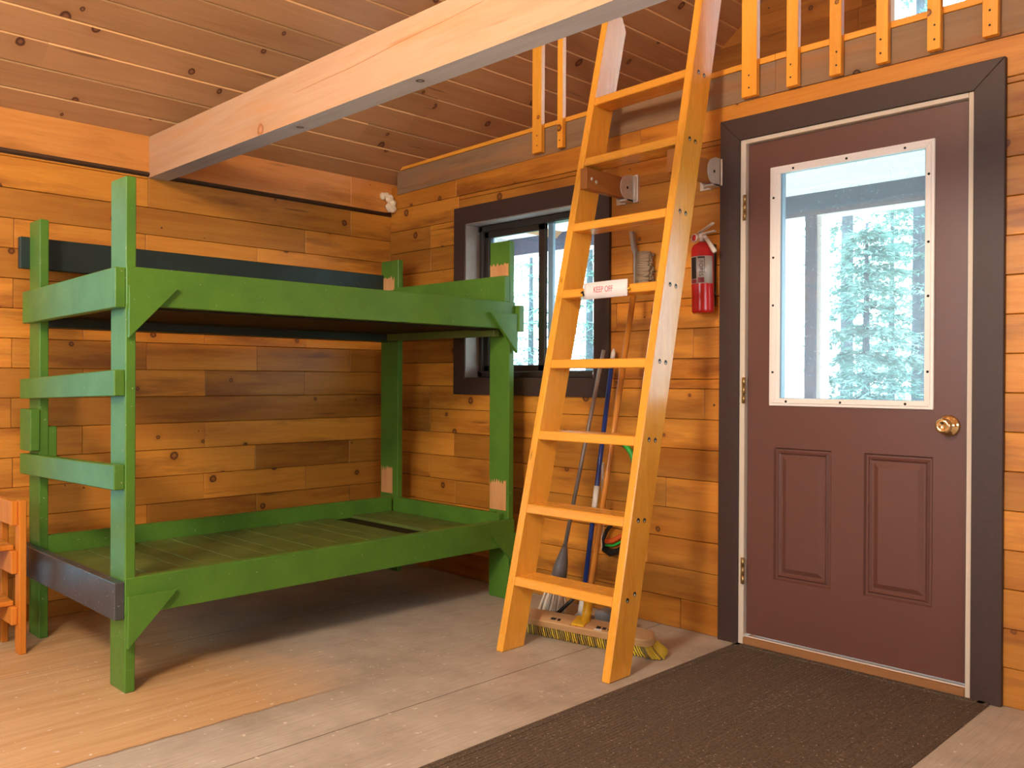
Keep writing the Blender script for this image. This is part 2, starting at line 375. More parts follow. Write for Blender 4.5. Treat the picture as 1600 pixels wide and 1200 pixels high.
# left wall: short stacked boards
zs = [0.0] + [0.0745 + 0.1313 * i for i in range(0, 15)] + [2.075]
def jl(k):
    base = [1.48 + 0.587 * i for i in range(-8, 4)] if k % 2 == 0 else [1.185 + 0.587 * i for i in range(-8, 5)]
    rnd = random.Random(k * 7 + 3)
    return [j + rnd.uniform(-0.006, 0.006) for j in base if rnd.random() > 0.3]
FW = (0.02, 0.98, 0.10, 2.05)      # window in the left wall, just outside the picture
mb = MB()
for (a, b, c, d), tone, push in board_rows(zs, YB, D + 0.1, jl, [FW]):
    mb.box(XL - 0.1, XL + push, a + .0006, b - .0006, c + .001, d - .001, 'wall_y', 0.0024, tone)
for a, b, c, d in cut([(YB, D + 0.1, -0.05, 2.3), (D + 0.1, DE, 2.24, 2.3)], [FW]): mb.box(XL - 0.16, XL - 0.05, a, b, c, d, 'wall_y', 0)
struct(mb.obj('wall_left'), 'left cabin wall of short orange stained boards behind the bunk', 'wall')

# rim board above the ledge
mb = MB()
mb.box(XL - 0.05, XL + 0.004, YB, 1.779, 2.079, ZE + 0.05, 'band', 0.002, 0.31)
mb.box(XL - 0.05, XL + 0.004, 1.872, 2.95, 2.081, ZE + 0.05, 'band', 0.002, 0.77)
mb.box(XL - 0.05, XL + 0.004, 2.95, D + 0.1, 2.081, ZE + 0.05, 'band', 0.002, 0.52)
struct(mb.obj('trim_1'), 'wide orange rim board along the top of the left wall', 'trim')
mb = MB()
mb.tube([(XL + 0.004, YB, 2.071), (XL + 0.004, D - 0.012, 2.073)], 0.0105, 'ledge', 10)
mb.box(XL - 0.03, XL + 0.006, YB, D, 2.060, 2.066, 'hole', 0)
struct(mb.obj('trim_2'), 'thin dark rounded moulding under the rim board', 'trim')

# right wall with door and window openings
DX0, DX1, DZ1 = -1.9931, -0.9112, 2.1658            # casing outer
WX0, WX1, WZ1 = -1.9011, -1.0083, 2.073             # white stop outer
SX0, SX1, SZ1, SZ0 = -1.8774, -1.0268, 2.0554, 0.037
VX0, VX1, VZ0, VZ1 = -3.6792, -2.5830, 1.0030, 2.0286   # window casing outer
VI = (-3.5890, -2.6740, 1.0900, 1.9350)             # window opening
holes = [(WX0 - 0.005, WX1 + 0.005, -1, WZ1 + 0.005), VI]
zr = [0.0] + [0.131 * i for i in range(1, 16)] + [2.10, 2.236]
def jr(k):
    rnd = random.Random(k * 5 + 1)
    b = [-3.68 + 0.02 * rnd.uniform(-1, 1)] if rnd.random() > 0.35 else [-3.9]
    if rnd.random() > 0.45: b.append(-2.35 + rnd.uniform(-.3, .3))
    return b + [0.6 + rnd.uniform(-.5, .5), 2.0 + rnd.uniform(-.4, .4)]
mb = MB()
for (a, b, c, d), tone, push in board_rows(zr, XL - 0.02, XE, jr, holes):
    mb.box(a + .0006, b - .0006, D - push, D + 0.115, c + .001, d - .001, 'wall_x', 0.0024, tone)
for a, b, c, d in cut([(XL - 0.1, XE, -0.05, 2.236)], holes): mb.box(a, b, D + 0.09, D + 0.13, c, d, 'wall_x', 0)
struct(mb.obj('wall_right'), 'right cabin wall of orange stained boards around the door and window', 'wall')

# grey rim board of the loft and its floor edge (dips slightly toward the corner)
mb = MB()
mb.poly([(XL + 0.065, y, z) for y in (D - 0.004, D + 0.05) for z in (2.183, 2.322)] + [(-1.75, y, z) for y in (D - 0.004, D + 0.05) for z in (2.236, 2.366)],
        [(0, 1, 3, 2), (4, 6, 7, 5), (0, 4, 5, 1), (2, 3, 7, 6), (0, 2, 6, 4), (1, 5, 7, 3)], 'greyboard', 0.002, 0.2)
mb.box(-1.75, XE, D - 0.004, D + 0.05, 2.236, 2.366, 'greyboard', 0.002, 0.64)
struct(mb.obj('trim_3'), 'weathered grey-brown rim board between the right wall and the loft', 'trim')
mb = MB()
mb.poly([(XL + 0.065, y, z) for y in (D - 0.008, DE) for z in (2.323, 2.342)] + [(-1.75, y, z) for y in (D - 0.008, DE) for z in (2.367, 2.392)],
        [(0, 1, 3, 2), (4, 6, 7, 5), (0, 4, 5, 1), (2, 3, 7, 6), (0, 2, 6, 4), (1, 5, 7, 3)], 'pine_x', 0.002, 0.3)
mb.box(-1.75, XE, D - 0.008, DE, 2.367, 2.392, 'pine_x', 0.002, 0.36)
struct(mb.obj('loft_floor'), 'orange edge of the loft floor above the grey rim board', 'floor')

# sloped ceiling: tongue and groove boards along Y
mb = MB(); ca = math.hypot(1, CS); ux = (1 / ca, CS / ca); nx = (CS / ca, -1 / ca)   # up-slope, inward normal (x,z)
W = 0.134; nb = int((XR - XL) * ca / W) + 2
for i in range(nb):
    s0 = -0.02 if i == 0 else 0.1155 + W * (i - 1); s1 = 0.1155 + W * i
    rnd = random.Random(i * 11 + 2); js = [YB]; y = YB + rnd.uniform(.4, 2.4)
    while y < 5.1: js.append(y); y += rnd.uniform(1.4, 2.6)
    js.append(5.3)
    for a, b in zip(js, js[1:]):
        tone = random.random(); P = lambda s, n: (XL + s * ux[0] + n * nx[0], ZE + s * ux[1] + n * nx[1])
        e = 0.006
        pts = [P(s0, -0.03), P(s1, -0.03), P(s1, -0.009), P(s1 - 0.001, -0.006), P(s1 - e, 0.0), P(s0 + e, 0.0), P(s0 + 0.001, -0.006), P(s0, -0.009)]
        n = len(pts); v = [(p[0], a, p[1]) for p in pts] + [(p[0], b, p[1]) for p in pts]
        mb.add(v, [(0, 1, n + 1, n), (4, 5, n + 5, n + 4)], 'ceil', tone)
        mb.add(v, [(3, 4, n + 4, n + 3), (5, 6, n + 6, n + 5), (2, 3, n + 3, n + 2), (6, 7, n + 7, n + 6)], 'ceil_edge', tone)
        mb.add(v, [(7, 6, 5, 4, 3, 2, 1, 0), tuple(range(n, 2 * n))], 'ceil', tone)
# outer roof and far slope
mb.prism([(XL - 0.2, ZE - 0.1), (XR, ZR + 0.04), (XR, ZR + 0.14), (XL - 0.2, ZE + 0.0)], 'y', YB - 0.1, 5.5, 'ceil', 0)
mb.prism([(XR, ZR), (XE + 0.2, ZE - 0.1), (XE + 0.2, ZE + 0.05), (XR, ZR + 0.14)], 'y', YB - 0.1, 5.5, 'ceil', 0)
struct(mb.obj('ceiling'), 'sloped ceiling of knotty tongue-and-groove boards', 'ceiling')

# ceiling beam
mb = MB()
mb.poly([(XL - 0.02, y, z) for y in (1.7781, 1.8738) for z in (2.056, 2.2555)] + [(3.3, y, z) for y in (1.7781, 1.8738) for z in (2.056, 2.2555)],
        [(0, 1, 3, 2), (4, 6, 7, 5), (0, 4, 5, 1), (2, 3, 7, 6), (1, 5, 7, 3)], 'beam', 0.003, 0.4)
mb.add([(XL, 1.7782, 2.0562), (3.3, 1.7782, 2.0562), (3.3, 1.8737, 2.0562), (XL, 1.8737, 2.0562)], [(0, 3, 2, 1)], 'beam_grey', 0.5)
CR = [(-2.95, 2.166), (-2.858, 2.1685), (-2.571, 2.171), (-2.30, 2.1855), (-2.09, 2.191), (-1.9, 2.20)]
for (p, q), (p2, q2) in zip(CR, CR[1:]): mb.box(p, p2, 1.7776, 1.779, min(q, q2), min(q, q2) + 0.0012, 'arm', 0) if False else mb.add([(p, 1.7777, q), (p2, 1.7777, q2), (p2, 1.7777, q2 + .0016), (p, 1.7777, q + .0012)], [(0, 1, 2, 3)], 'arm', 0.5)
struct(mb.obj('ceiling_beam'), 'pale bare timber beam crossing the room under the ceiling', 'beam')

# rear and east walls (behind the camera) with window openings added to supply light
def gable(y0, y1, name, label, holes, z0=0.0, wm='wall_x'):
    m = MB()
    for a, b, c, d in cut([(XL - 0.1, XE + 0.1, z0, ZE)], holes): m.box(a, b, y0, y1, c, d, wm, 0)
    k = 26; xs = [XL + (XE - XL) * i / k for i in range(k + 1)]
    zz = lambda x: ZE + 0.05 + CS * min(x - XL, XE - x)
    zt = ZE
    # upper triangle as rows so that openings can be cut
    h = 0.131; z = ZE; r = 0
    while z < ZR:
        z2 = z + h
        half = lambda q: max(0.0, (ZR + 0.05 - q) / CS)
        xa, xb = XR - half(z), XR + half(z)
        rnd = random.Random(r * 3 + 5); js = [xa]; x = xa + rnd.uniform(.3, 1.2)
        while x < xb: js.append(x); x += rnd.uniform(.9, 1.5)
        js.append(xb)
        for p, q in zip(js, js[1:]):
            tone = random.random()
            for a, b, c, d in cut([(p, q, z, min(z2, ZR + 0.05))], holes): m.box(a, b, y0, y1, c, d, wm, 0.0025, tone)
        z = z2; r += 1
    return struct(m.obj(name), label, 'wall')
RW = (-2.7, -0.6, 1.2, 2.45)
gable(YB - 0.1, YB, 'wall_rear', 'rear cabin wall', [RW])
LW = (-1.97, -0.95, 2.86, 3.75)
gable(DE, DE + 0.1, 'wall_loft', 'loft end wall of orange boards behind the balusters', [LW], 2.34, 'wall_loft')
mb = MB()
EW = (-1.6, 0.9, 0.9, 2.1)
for a, b, c, d in cut([(YB - 0.1, D + 0.1, 0, ZE)], [EW]): mb.box(XE, XE + 0.1, a, b, c, d, 'wall_y', 0)
struct(mb.obj('wall_east'), 'east cabin wall', 'wall')

def win_frame(name, axis, p, a0, a1, b0, b1, label, mat='white', gm='glass'):
    r = sroot(name, {'y': (a0, p, b0), 'x': (p, a0, b0)}[axis], label, 'window'); w = 0.05; m = MB(); g = MB()
    for A0, A1, B0, B1 in ((a0, a0 + w, b0, b1), (a1 - w, a1, b0, b1), (a0, a1, b0, b0 + w), (a0, a1, b1 - w, b1), ((a0 + a1) / 2 - .02, (a0 + a1) / 2 + .02, b0, b1)):
        if axis == 'y': m.box(A0, A1, p - 0.03, p + 0.05, B0, B1, mat, 0.003)
        else: m.box(p - 0.03, p + 0.05, A0, A1, B0, B1, mat, 0.003)
    if axis == 'y': g.box(a0 + w, a1 - w, p, p + 0.005, b0 + w, b1 - w, gm, 0)
    else: g.box(p, p + 0.005, a0 + w, a1 - w, b0 + w, b1 - w, gm, 0)
    m.obj('window_frame', r); g.obj('glass_pane', r)
win_frame('window_3', 'y', YB - 0.05, *RW, 'unseen window added in the rear wall to supply light')
win_frame('window_4', 'x', XE + 0.04, *EW, 'unseen window added in the east wall to supply light')
win_frame('window_5', 'x', XL - 0.06, *FW, 'window in the left wall', 'white', 'glasstint')
win_frame('window_2', 'y', DE + 0.03, *LW, 'white framed loft window seen between the balusters')

# ------------------------------------------------------------------ slider window in the right wall
win = sroot('window_1', ((VX0 + VX1) / 2, D, VZ0), 'dark framed sliding window with mitred brown casing behind the ladder', 'window')
a0, a1, b0, b1 = VI
m = MB(); o = 0.018
for pts in ([(VX0, VZ0), (VX0, VZ1), (a0, b1), (a0, b0)], [(VX1, VZ0), (a1, b0), (a1, b1), (VX1, VZ1)],
            [(VX0, VZ1), (VX1, VZ1), (a1, b1), (a0, b1)], [(VX0, VZ0), (a0, b0), (a1, b0), (VX1, VZ0)]):
    m.prism(pts, 'y', D - o, D + 0.004, 'dark', 0.0018)
m.obj('window_casing', win, 'dark brown mitred casing')
m = MB(); yo = D + 0.088
m.box(a0 - .004, a0 + 0.006, D - 0.012, yo + .05, b0, b1, 'jambgrey', 0); m.box(a1 - 0.006, a1 + .004, D - 0.012, yo + .05, b0, b1, 'jambgrey', 0)
m.box(a0, a1, D - 0.012, yo + .05, b1 - 0.006, b1 + .004, 'jambgrey', 0); m.box(a0, a1, D - 0.012, yo + .05, b0 - .004, b0 + 0.006, 'dark', 0)
m.obj('window_reveal', win, 'painted reveal')
m = MB(); w = 0.042
for A0, A1, B0, B1 in ((a0 + .005, a0 + w, b0 + .005, b1 - .005), (a1 - w, a1 - .005, b0 + .005, b1 - .005), (a0 + .005, a1 - .005, b0 + .005, b0 + w), (a0 + .005, a1 - .005, b1 - w, b1 - .005)):
    m.box(A0, A1, yo, yo + 0.06, B0, B1, 'alu', 0.003)
    m.box(A0 + (0.012 if A0 < -3 and A1 < -3 else 0), A1, yo - 0.012, yo + 0.002, B0 + .004, B1 - .004, 'alu', 0.002)
m.obj('window_frame', win, 'dark bronze window frame')
xm = -3.115
m = MB(); w2 = 0.035; s0, s1, t0, t1 = a0 + w - .004, xm + 0.02, b0 + w - .004, b1 - w + .004
for A0, A1, B0, B1 in ((s0, s0 + w2, t0, t1), (s1 - w2 - .012, s1, t0, t1), (s0, s1, t0, t0 + w2), (s0, s1, t1 - w2, t1)):
    m.box(A0, A1, yo + 0.008, yo + 0.03, B0, B1, 'alu', 0.003)
m.box(s1, s1 + 0.035, yo + 0.03, yo + 0.05, t0, t1, 'blueedge', 0.002)
m.box(s0 + w2, s0 + w2 + 0.02, yo + 0.022, yo + 0.032, t0 + w2, t1 - w2, 'blueedge', 0)
m.obj('sliding_sash', win)
m = MB(); m.box(s0 + w2, s1 - w2, yo + 0.018, yo + 0.022, t0 + w2, t1 - w2, 'glass', 0); m.obj('glass_pane', win)
m = MB(); m.box(s1, a1 - w, yo + 0.042, yo + 0.046, t0, t1, 'glass', 0); m.obj('glass_pane', win)
m = MB(); m.box(-2.745, -2.70, yo - 0.03, yo - 0.011, b0 + 0.02, b0 + 0.032, 'steel', 0.003)
m.tube([(-2.735, yo - 0.03, b0 + .03), (-2.715, yo - 0.035, b0 + .045), (-2.70, yo - 0.03, b0 + .035)], 0.005, 'steel', 8); m.obj('window_latch', win)

# ------------------------------------------------------------------ door
m = MB()
for pts in ([(DX0, 0.0), (DX0, DZ1), (WX0, WZ1), (WX0, 0.0)], [(DX1, 0.0), (WX1, 0.0), (WX1, WZ1), (DX1, DZ1)], [(DX0, DZ1), (DX1, DZ1), (WX1, WZ1), (WX0, WZ1)]):
    m.prism(pts, 'y', D - 0.019, D + 0.004, 'dark', 0.002)
struct(m.obj('trim_4'), 'wide dark brown casing around the door', 'trim')
m = MB()
m.box(WX0, SX0, D - 0.010, D + 0.09, 0, WZ1, 'cream', 0.002); m.box(SX1, WX1, D - 0.010, D + 0.09, 0, WZ1, 'cream', 0.002)
m.box(SX0, SX1, D - 0.010, D + 0.09, SZ1, WZ1, 'cream', 0.002)
struct(m.obj('trim_5'), 'thin cream door jamb inside the dark casing', 'trim')
m = MB(); m.box(SX0, SX1, D - 0.016, D + 0.10, 0.0, 0.032, 'threshold', 0.003, 0.45); m.box(SX0, SX1, D + 0.002, D + 0.008, 0.032, 0.036, 'cream', 0)
struct(m.obj('trim_6'), 'worn orange wooden threshold under the door', 'trim')

door = sroot('door_1', ((SX0 + SX1) / 2, D, 0.0), 'dark brown panelled entry door with a white framed half window', 'door')
dx0, dx1, dz0, dz1 = SX0 + 0.004, SX1 - 0.008, 0.043, SZ1 - 0.003
GF = (-1.7745, -1.1410, 0.9850, 1.9420)      # glazing frame outer
GI = (-1.7240, -1.1760, 1.0165, 1.9140)      # glass
PN = [(-1.7559, -1.5165, 0.284, 0.8172), (-1.3895, -1.1435, 0.284, 0.8172)]
m = MB(); yd = D + 0.012
for a, b, c, d in cut([(dx0, dx1, dz0, dz1)], [(GI[0] - .01, GI[1] + .01, GI[2] - .01, GI[3] + .01)] + PN): m.box(a, b, yd, yd + 0.044, c, d, 'door', 0)
for a, b, c, d in PN:       # moulded groove then raised field
    rings = [(0.0, 0.0), (0.008, 0.011), (0.016, 0.004), (0.022, 0.011), (0.034, 0.011), (0.050, 0.002)]
    rings = [(0.0, 0.0), (0.006, 0.010), (0.013, 0.010), (0.020, 0.003), (0.027, 0.010), (0.034, 0.010), (0.052, 0.001)]
    v = []; f = []
    for k, (i, dp) in enumerate(rings): v += [(a + i, yd + dp, c + i), (b - i, yd + dp, c + i), (b - i, yd + dp, d - i), (a + i, yd + dp, d - i)]
    for k in range(len(rings) - 1):
        for q in range(4): f.append((4 * k + q, 4 * k + (q + 1) % 4, 4 * k + 4 + (q + 1) % 4, 4 * k + 4 + q))
    f.append(tuple(range(4 * len(rings) - 4, 4 * len(rings))))
    m.add(v, f, 'door', 0.5); m.box(a, b, yd + 0.035, yd + 0.043, c, d, 'door', 0)
m.obj('door_slab', door)
m = MB()
def ring(mm, O, I, ya, yb, mat, bev=0.002):
    for pts in ([(O[0], O[2]), (O[0], O[3]), (I[0], I[3]), (I[0], I[2])], [(O[1], O[2]), (I[1], I[2]), (I[1], I[3]), (O[1], O[3])],
                [(O[0], O[3]), (O[1], O[3]), (I[1], I[3]), (I[0], I[3])], [(O[0], O[2]), (I[0], I[2]), (I[1], I[2]), (O[1], O[2])]):
        mm.prism(pts, 'y', ya, yb, mat, bev)
inset = lambda r, i: (r[0] + i, r[1] - i, r[2] + i, r[3] - i)
ring(m, GF, inset(GF, 0.012), yd - 0.010, yd + 0.002, 'white'); ring(m, inset(GF, 0.010), inset(GF, 0.030), yd - 0.014, yd + 0.002, 'white')
ring(m, inset(GF, 0.028), inset(GI, -0.006), yd - 0.009, yd + 0.01, 'white'); ring(m, inset(GI, -0.008), GI, yd - 0.004, yd + 0.02, 'blueedge', 0.001)
for k in range(3):
    for zz, sx in ((GF[3] - 0.018, (0.16, 0.5, 0.84)[k]), (GF[2] + 0.018, (0.12, 0.47, 0.85)[k])):
        x = GF[0] + (GF[1] - GF[0]) * sx; m.lathe([(0, -.0005), (0.0048, -.0005), (0.0048, .003)], 'hole', Matrix.Translation((x, yd - 0.0145, zz)) @ Matrix.Rotation(R_(-90), 4, 'X'), 10)
for zf in (0.14, 0.42, 0.62, 0.87):
    for x in (GF[0] + 0.018, GF[1] - 0.018):
        m.lathe([(0, -.0005), (0.0048, -.0005), (0.0048, .003)], 'hole', Matrix.Translation((x, yd - 0.0145, GF[2] + zf * (GF[3] - GF[2]))) @ Matrix.Rotation(R_(-90), 4, 'X'), 10)
m.obj('glazing_frame', door, 'white screwed glazing frame')
m = MB(); m.box(GI[0] - .004, GI[1] + .004, yd + 0.016, yd + 0.022, GI[2] - .004, GI[3] + .004, 'doorglass', 0); m.obj('glass_pane', door)
m = MB(); KX = Matrix.Translation((-1.0905, yd, 0.9310)) @ Matrix.Rotation(R_(90), 4, 'X')
m.lathe([(0.0, 0.0), (0.0375, 0.0), (0.0375, 0.004), (0.034, 0.009), (0.026, 0.013), (0.018, 0.016), (0.014, 0.022), (0.013, 0.030), (0.017, 0.036), (0.025, 0.044), (0.0275, 0.054), (0.026, 0.062), (0.020, 0.067), (0.013, 0.066), (0.009, 0.062), (0.0, 0.062)], 'brass', KX, 36)
m.obj('door_knob', door, 'polished brass round door knob')
for z0, z1 in ((1.742, 1.846), (0.992, 1.098), (0.250, 0.358)):
    m = MB(); m.box(SX0 - 0.012, SX0 + 0.004, D - 0.013, D - 0.008, z0, z1, 'hinge', 0.001)
    for k in range(3): m.tube([(SX0 + 0.001, D - 0.016, z0 + (z1 - z0) * k / 3 + .001), (SX0 + 0.001, D - 0.016, z0 + (z1 - z0) * (k + 1) / 3 - .001)], 0.006, 'hinge', 10)
    m.obj('door_hinge', door, 'worn brass hinge')

# ------------------------------------------------------------------ bunk bed
bunk = thing('bunk_bed', (-3.6, 2.13, 0.0), 'empty green painted plank bunk bed standing against the left wall', 'bunk bed')
XB, PY0, PY1, QY0, QY1 = -3.0656, 1.1981, 1.2335, 3.0557, 3.0905
def part(name, fn, label=None, parent=bunk):
    m = MB(); fn(m); return m.obj(name, parent, label)
def patch(m, x0, x1, y, z0, z1, teeth):
    pts = [(x0, z0), (x1, z0)]; n = teeth * 2; rnd = random.Random(int(z0 * 1000) + teeth)
    for i in range(n + 1):
        x = x1 + (x0 - x1) * i / n; pts.append((x, z1 - (0.012 + rnd.random() * 0.022 if i % 2 else rnd.random() * 0.01)))
    m.prism(pts, 'y', y - 0.0012, y + 0.001, 'bare', 0, 0.5)
part('post', lambda m: m.box(-3.1985, XB, PY0, PY1, 0, 1.777, 'green', 0.003))
def fr(m):
    m.box(-3.2113, -3.0715, QY0, QY1, 0, 1.770, 'green', 0.003)
    patch(m, -3.205, -3.088, QY0, 0.437, 0.592, 7); patch(m, -3.209, -3.078, QY0, 1.59, 1.668, 5)
part('post', fr)
part('post', lambda m: m.box(-4.0935, -3.9620, PY0, PY1, 0, 1.741, 'green', 0.003))
def br(m):
    m.box(-4.1180, -3.9600, QY0, QY1, 0, 1.758, 'green', 0.003)
    patch(m, -4.108, -4.006, QY0, 0.437, 0.592, 6); patch(m, -4.10, -3.995, QY0, 1.59, 1.672, 4)
part('post', br)
part('front_rail', lambda m: m.box(XB - 0.036, XB + 0.0025, PY0 + .001, QY1 + 0.001, 1.3331, 1.467, 'green', 0.003), 'upper front rail, scuffed at its right end')
part('front_rail', lambda m: m.box(XB - 0.036, XB + 0.0025, PY0 - .001, QY1 + 0.001, 0.2648, 0.3955, 'green', 0.003), 'lower front rail with worn top edge')
part('end_rail', lambda m: m.poly([(-4.064, y, z) for y in (1.1621, PY0) for z in (1.310, 1.442)] + [(XB, y, z) for y in (1.1621, PY0) for z in (1.3236, 1.462)],
     [(0, 1, 3, 2), (4, 6, 7, 5), (0, 4, 5, 1), (2, 3, 7, 6), (0, 2, 6, 4), (1, 5, 7, 3)], 'green', 0.003))
part('end_rail', lambda m: m.box(-4.12, XB, 1.1621, PY0, 0.2568, 0.3845, 'slate', 0.003), 'unpainted dark slate end board at the bottom of the ladder end')
part('end_rail', lambda m: m.box(-4.09, -3.0375, QY1, QY1 + 0.036, 1.3217, 1.4509, 'green', 0.003))
part('end_rail', lambda m: m.box(-3.955, -3.068, QY0 - 0.036, QY0, 1.466, 1.594, 'green', 0.003))
part('end_rail', lambda m: m.box(-3.955, XB - 0.036, QY0 - 0.036, QY0, 0.28, 0.425, 'green', 0.003))
def rung(za, zb, zc, zd):
    return lambda m: m.poly([(-4.0955, y, z) for y in (1.1621, PY0) for z in (za, zb)] + [(XB - .005, y, z) for y in (1.1621, PY0) for z in (zc, zd)],
     [(0, 1, 3, 2), (4, 6, 7, 5), (0, 4, 5, 1), (2, 3, 7, 6), (0, 2, 6, 4), (1, 5, 7, 3)], 'green', 0.003)
part('ladder_rung', rung(0.994, 1.077, 1.022, 1.112)); part('ladder_rung', rung(0.679, 0.764, 0.700, 0.786))
part('spacer_block', lambda m: m.box(-4.0945, -3.955, 1.1621, PY0, 0.780, 0.953, 'green', 0.003))
part('spacer_block', lambda m: m.box(-4.0945, -3.965, PY1, PY1 + 0.034, 0.72, 0.88, 'green', 0.003))
def gus(y0, y1, zt, zb, flip=False):
    a = (y1, zb) if flip else (y0, zb)
    return lambda m: m.prism([(y0, zt), (y1, zt), a], 'x', XB + 0.0015, XB + 0.020, 'green', 0.0015)
part('corner_gusset', gus(PY0 + .004, 1.376, 1.402, 1.221)); part('corner_gusset', gus(2.905, QY1 + 0.001, 1.408, 1.214, True))
part('corner_gusset', gus(PY0 + .003, 1.377, 0.335, 0.155)); part('corner_gusset', gus(2.928, QY1 + 0.001, 0.328, 0.165, True))
xb = -4.0955
part('back_rail', lambda m: m.box(xb - 0.036, xb, 1.163, 3.2, 1.546, 1.680, 'greendark', 0.003), 'dark green-black guard board along the wall')
part('back_rail', lambda m: m.box(xb - 0.002, -3.962, PY1, QY0, 1.295, 1.335, 'greendark', 0.003))
part('back_rail', lambda m: m.box(-3.998, -3.962, PY1, QY0 - .036, 0.26, 0.425, 'green', 0.003))
def deck(m, zt, th, mat, seedv, gaps):
    rnd = random.Random(seedv); y = PY1 + 0.004
    while y < QY0 - 0.05:
        w_ = min(rnd.choice((0.088, 0.138, 0.138, 0.14)), QY0 - 0.04 - y)
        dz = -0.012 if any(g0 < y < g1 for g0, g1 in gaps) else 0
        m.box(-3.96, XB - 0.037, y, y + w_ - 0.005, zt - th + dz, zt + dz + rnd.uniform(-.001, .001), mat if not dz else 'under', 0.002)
        y += w_
part('bed_deck', lambda m: deck(m, 0.350, 0.02, 'greenolive', 4, [(2.55, 2.68)]), 'green slatted lower deck')
def updeck(m):
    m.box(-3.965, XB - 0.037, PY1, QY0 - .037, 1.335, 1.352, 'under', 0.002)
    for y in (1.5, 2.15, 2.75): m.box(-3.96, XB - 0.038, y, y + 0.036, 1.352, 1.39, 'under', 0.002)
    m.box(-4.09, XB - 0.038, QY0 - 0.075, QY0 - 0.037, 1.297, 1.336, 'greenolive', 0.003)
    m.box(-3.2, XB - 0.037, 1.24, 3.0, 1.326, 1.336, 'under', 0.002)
part('bed_deck', updeck, 'dark plywood upper deck')

# ------------------------------------------------------------------ loft ladder
TL = 0.2305; FY = 2.4535
lad = thing('loft_ladder', (-2.245, 2.52, 0.0), 'varnished pine ladder leaning up to the loft with a paper sign', 'ladder')
fy = lambda z: FY + TL * z
def lrail(x0, x1, zt, y0_, tl, screws):
    m = MB(); dp = 0.128; y_off = 0.0; fy = lambda z: y0_ + tl * z
    pts = [(fy(0) + y_off, 0.0), (fy(0) + y_off + dp, 0.0), (fy(zt) + y_off + dp - .001, zt - 0.06), (fy(zt) + y_off + dp - 0.03, zt), (fy(zt) + y_off, zt)]
    m.prism(pts, 'x', x0, x1, 'pine_z', 0.004, 0.33 if x0 < -2.3 else 0.86)
    for z in RZ:
        for k, oy in enumerate((0.045, 0.085)):
            zc = z - 0.012 - k * 0.004 + (0.02 if z < 0.3 and k else 0)
            if screws:
                m.lathe([(0, 0.0007), (0.0085, 0.0007), (0.0095, 0.0)], 'hole', Matrix.Translation((x1, fy(zc) + y_off + oy, zc)) @ Matrix.Rotation(R_(90), 4, 'Y'), 10)
                m.lathe([(0, 0.0012), (0.0042, 0.0012), (0.0042, 0.0)], 'steel', Matrix.Translation((x1, fy(zc) + y_off + oy - 0.001, zc - 0.0035)) @ Matrix.Rotation(R_(90), 4, 'Y'), 8)
    return m.obj('side_rail', lad)
RZ = [0.2925, 0.5780, 0.8740, 1.1690, 1.4660, 1.7570, 2.0510, 2.3290]
lrail(-2.5262, -2.4907, 2.74, 2.4443, 0.2395, False); lrail(-2.0010, -1.9650, 2.86, 2.4626, 0.2195, True)
for z in RZ:
    m = MB(); zb = z - 0.0365; sl = 0.010 * 0
    yl, yr = (lambda q: 2.4443 + 0.2395 * q), (lambda q: 2.4626 + 0.2195 * q)
    m.poly([(-2.4915, yl(zb) + .003, zb), (-2.4915, yl(zb) + .122, zb), (-2.4915, yl(z) + .122, z), (-2.4915, yl(z) + .003, z),
            (-2.0005, yr(zb) + .003, zb), (-2.0005, yr(zb) + .122, zb), (-2.0005, yr(z) + .122, z), (-2.0005, yr(z) + .003, z)],
           [(0, 1, 2, 3), (7, 6, 5, 4), (0, 4, 5, 1), (1, 5, 6, 2), (2, 6, 7, 3), (3, 7, 4, 0)], 'pine_x', 0.004)
    m.obj('ladder_rung', lad)
def arm(x0, x1, cheek):
    ma = MB(); ma.box(x0, x1, 2.905, 3.236, 1.908, 2.000, 'arm', 0.003)
    m = MB()
    pts = [(D - 0.004, 1.897), (D - 0.004, 2.016), (D - 0.045, 2.016)] + [(D - 0.055 - 0.05 * math.cos(R_(q)), 1.955 - 0.055 * math.sin(R_(q))) for q in range(-70, 75, 12)] + [(D - 0.045, 1.897)]
    m.prism(pts, 'x', x1 + 0.0005, x1 + 0.004, 'steel', 0.0008); m.prism(pts, 'x', x0 - 0.004, x0 - 0.0005, 'steel', 0.0008)
    m.box(x0 - 0.004, x1 + 0.004, D - 0.06, D - 0.004, 1.897, 1.906, 'steel', 0.001)
    for q0, q1 in ((x0 - 0.055, x0 - 0.002), (x1 + 0.002, x1 + 0.030)):
        m.box(q0, q1, D - 0.012, D + 0.003, 1.893, 2.018, 'steel', 0.001)
        m.tube([((q0 + q1) / 2, D - 0.015, 1.90), ((q0 + q1) / 2, D - 0.015, 2.01)], 0.006, 'steel', 8)
    m.lathe([(0, 0.002), (0.006, 0.002), (0.007, 0)], 'hole', Matrix.Translation((x1 + 0.0035, D - 0.055, 1.955)) @ Matrix.Rotation(R_(90), 4, 'Y'), 10)
    mx = m; m = ma
    for oy in (0.035, 0.065): m.lathe([(0, 0.003), (0.007, 0.003), (0.009, 0)], 'steel', Matrix.Translation((x1 - .0005, 2.905 + oy, 1.955 - (oy - .035) * .3)) @ Matrix.Rotation(R_(90), 4, 'Y'), 10)
    a = ma.obj('support_arm', lad, 'dark stained arm bolting the ladder to the wall')
    mx.obj('joist_bracket', a, 'galvanised metal wall bracket')
arm(-2.4907, -2.4527, True); arm(-2.0400, -2.0015, False)

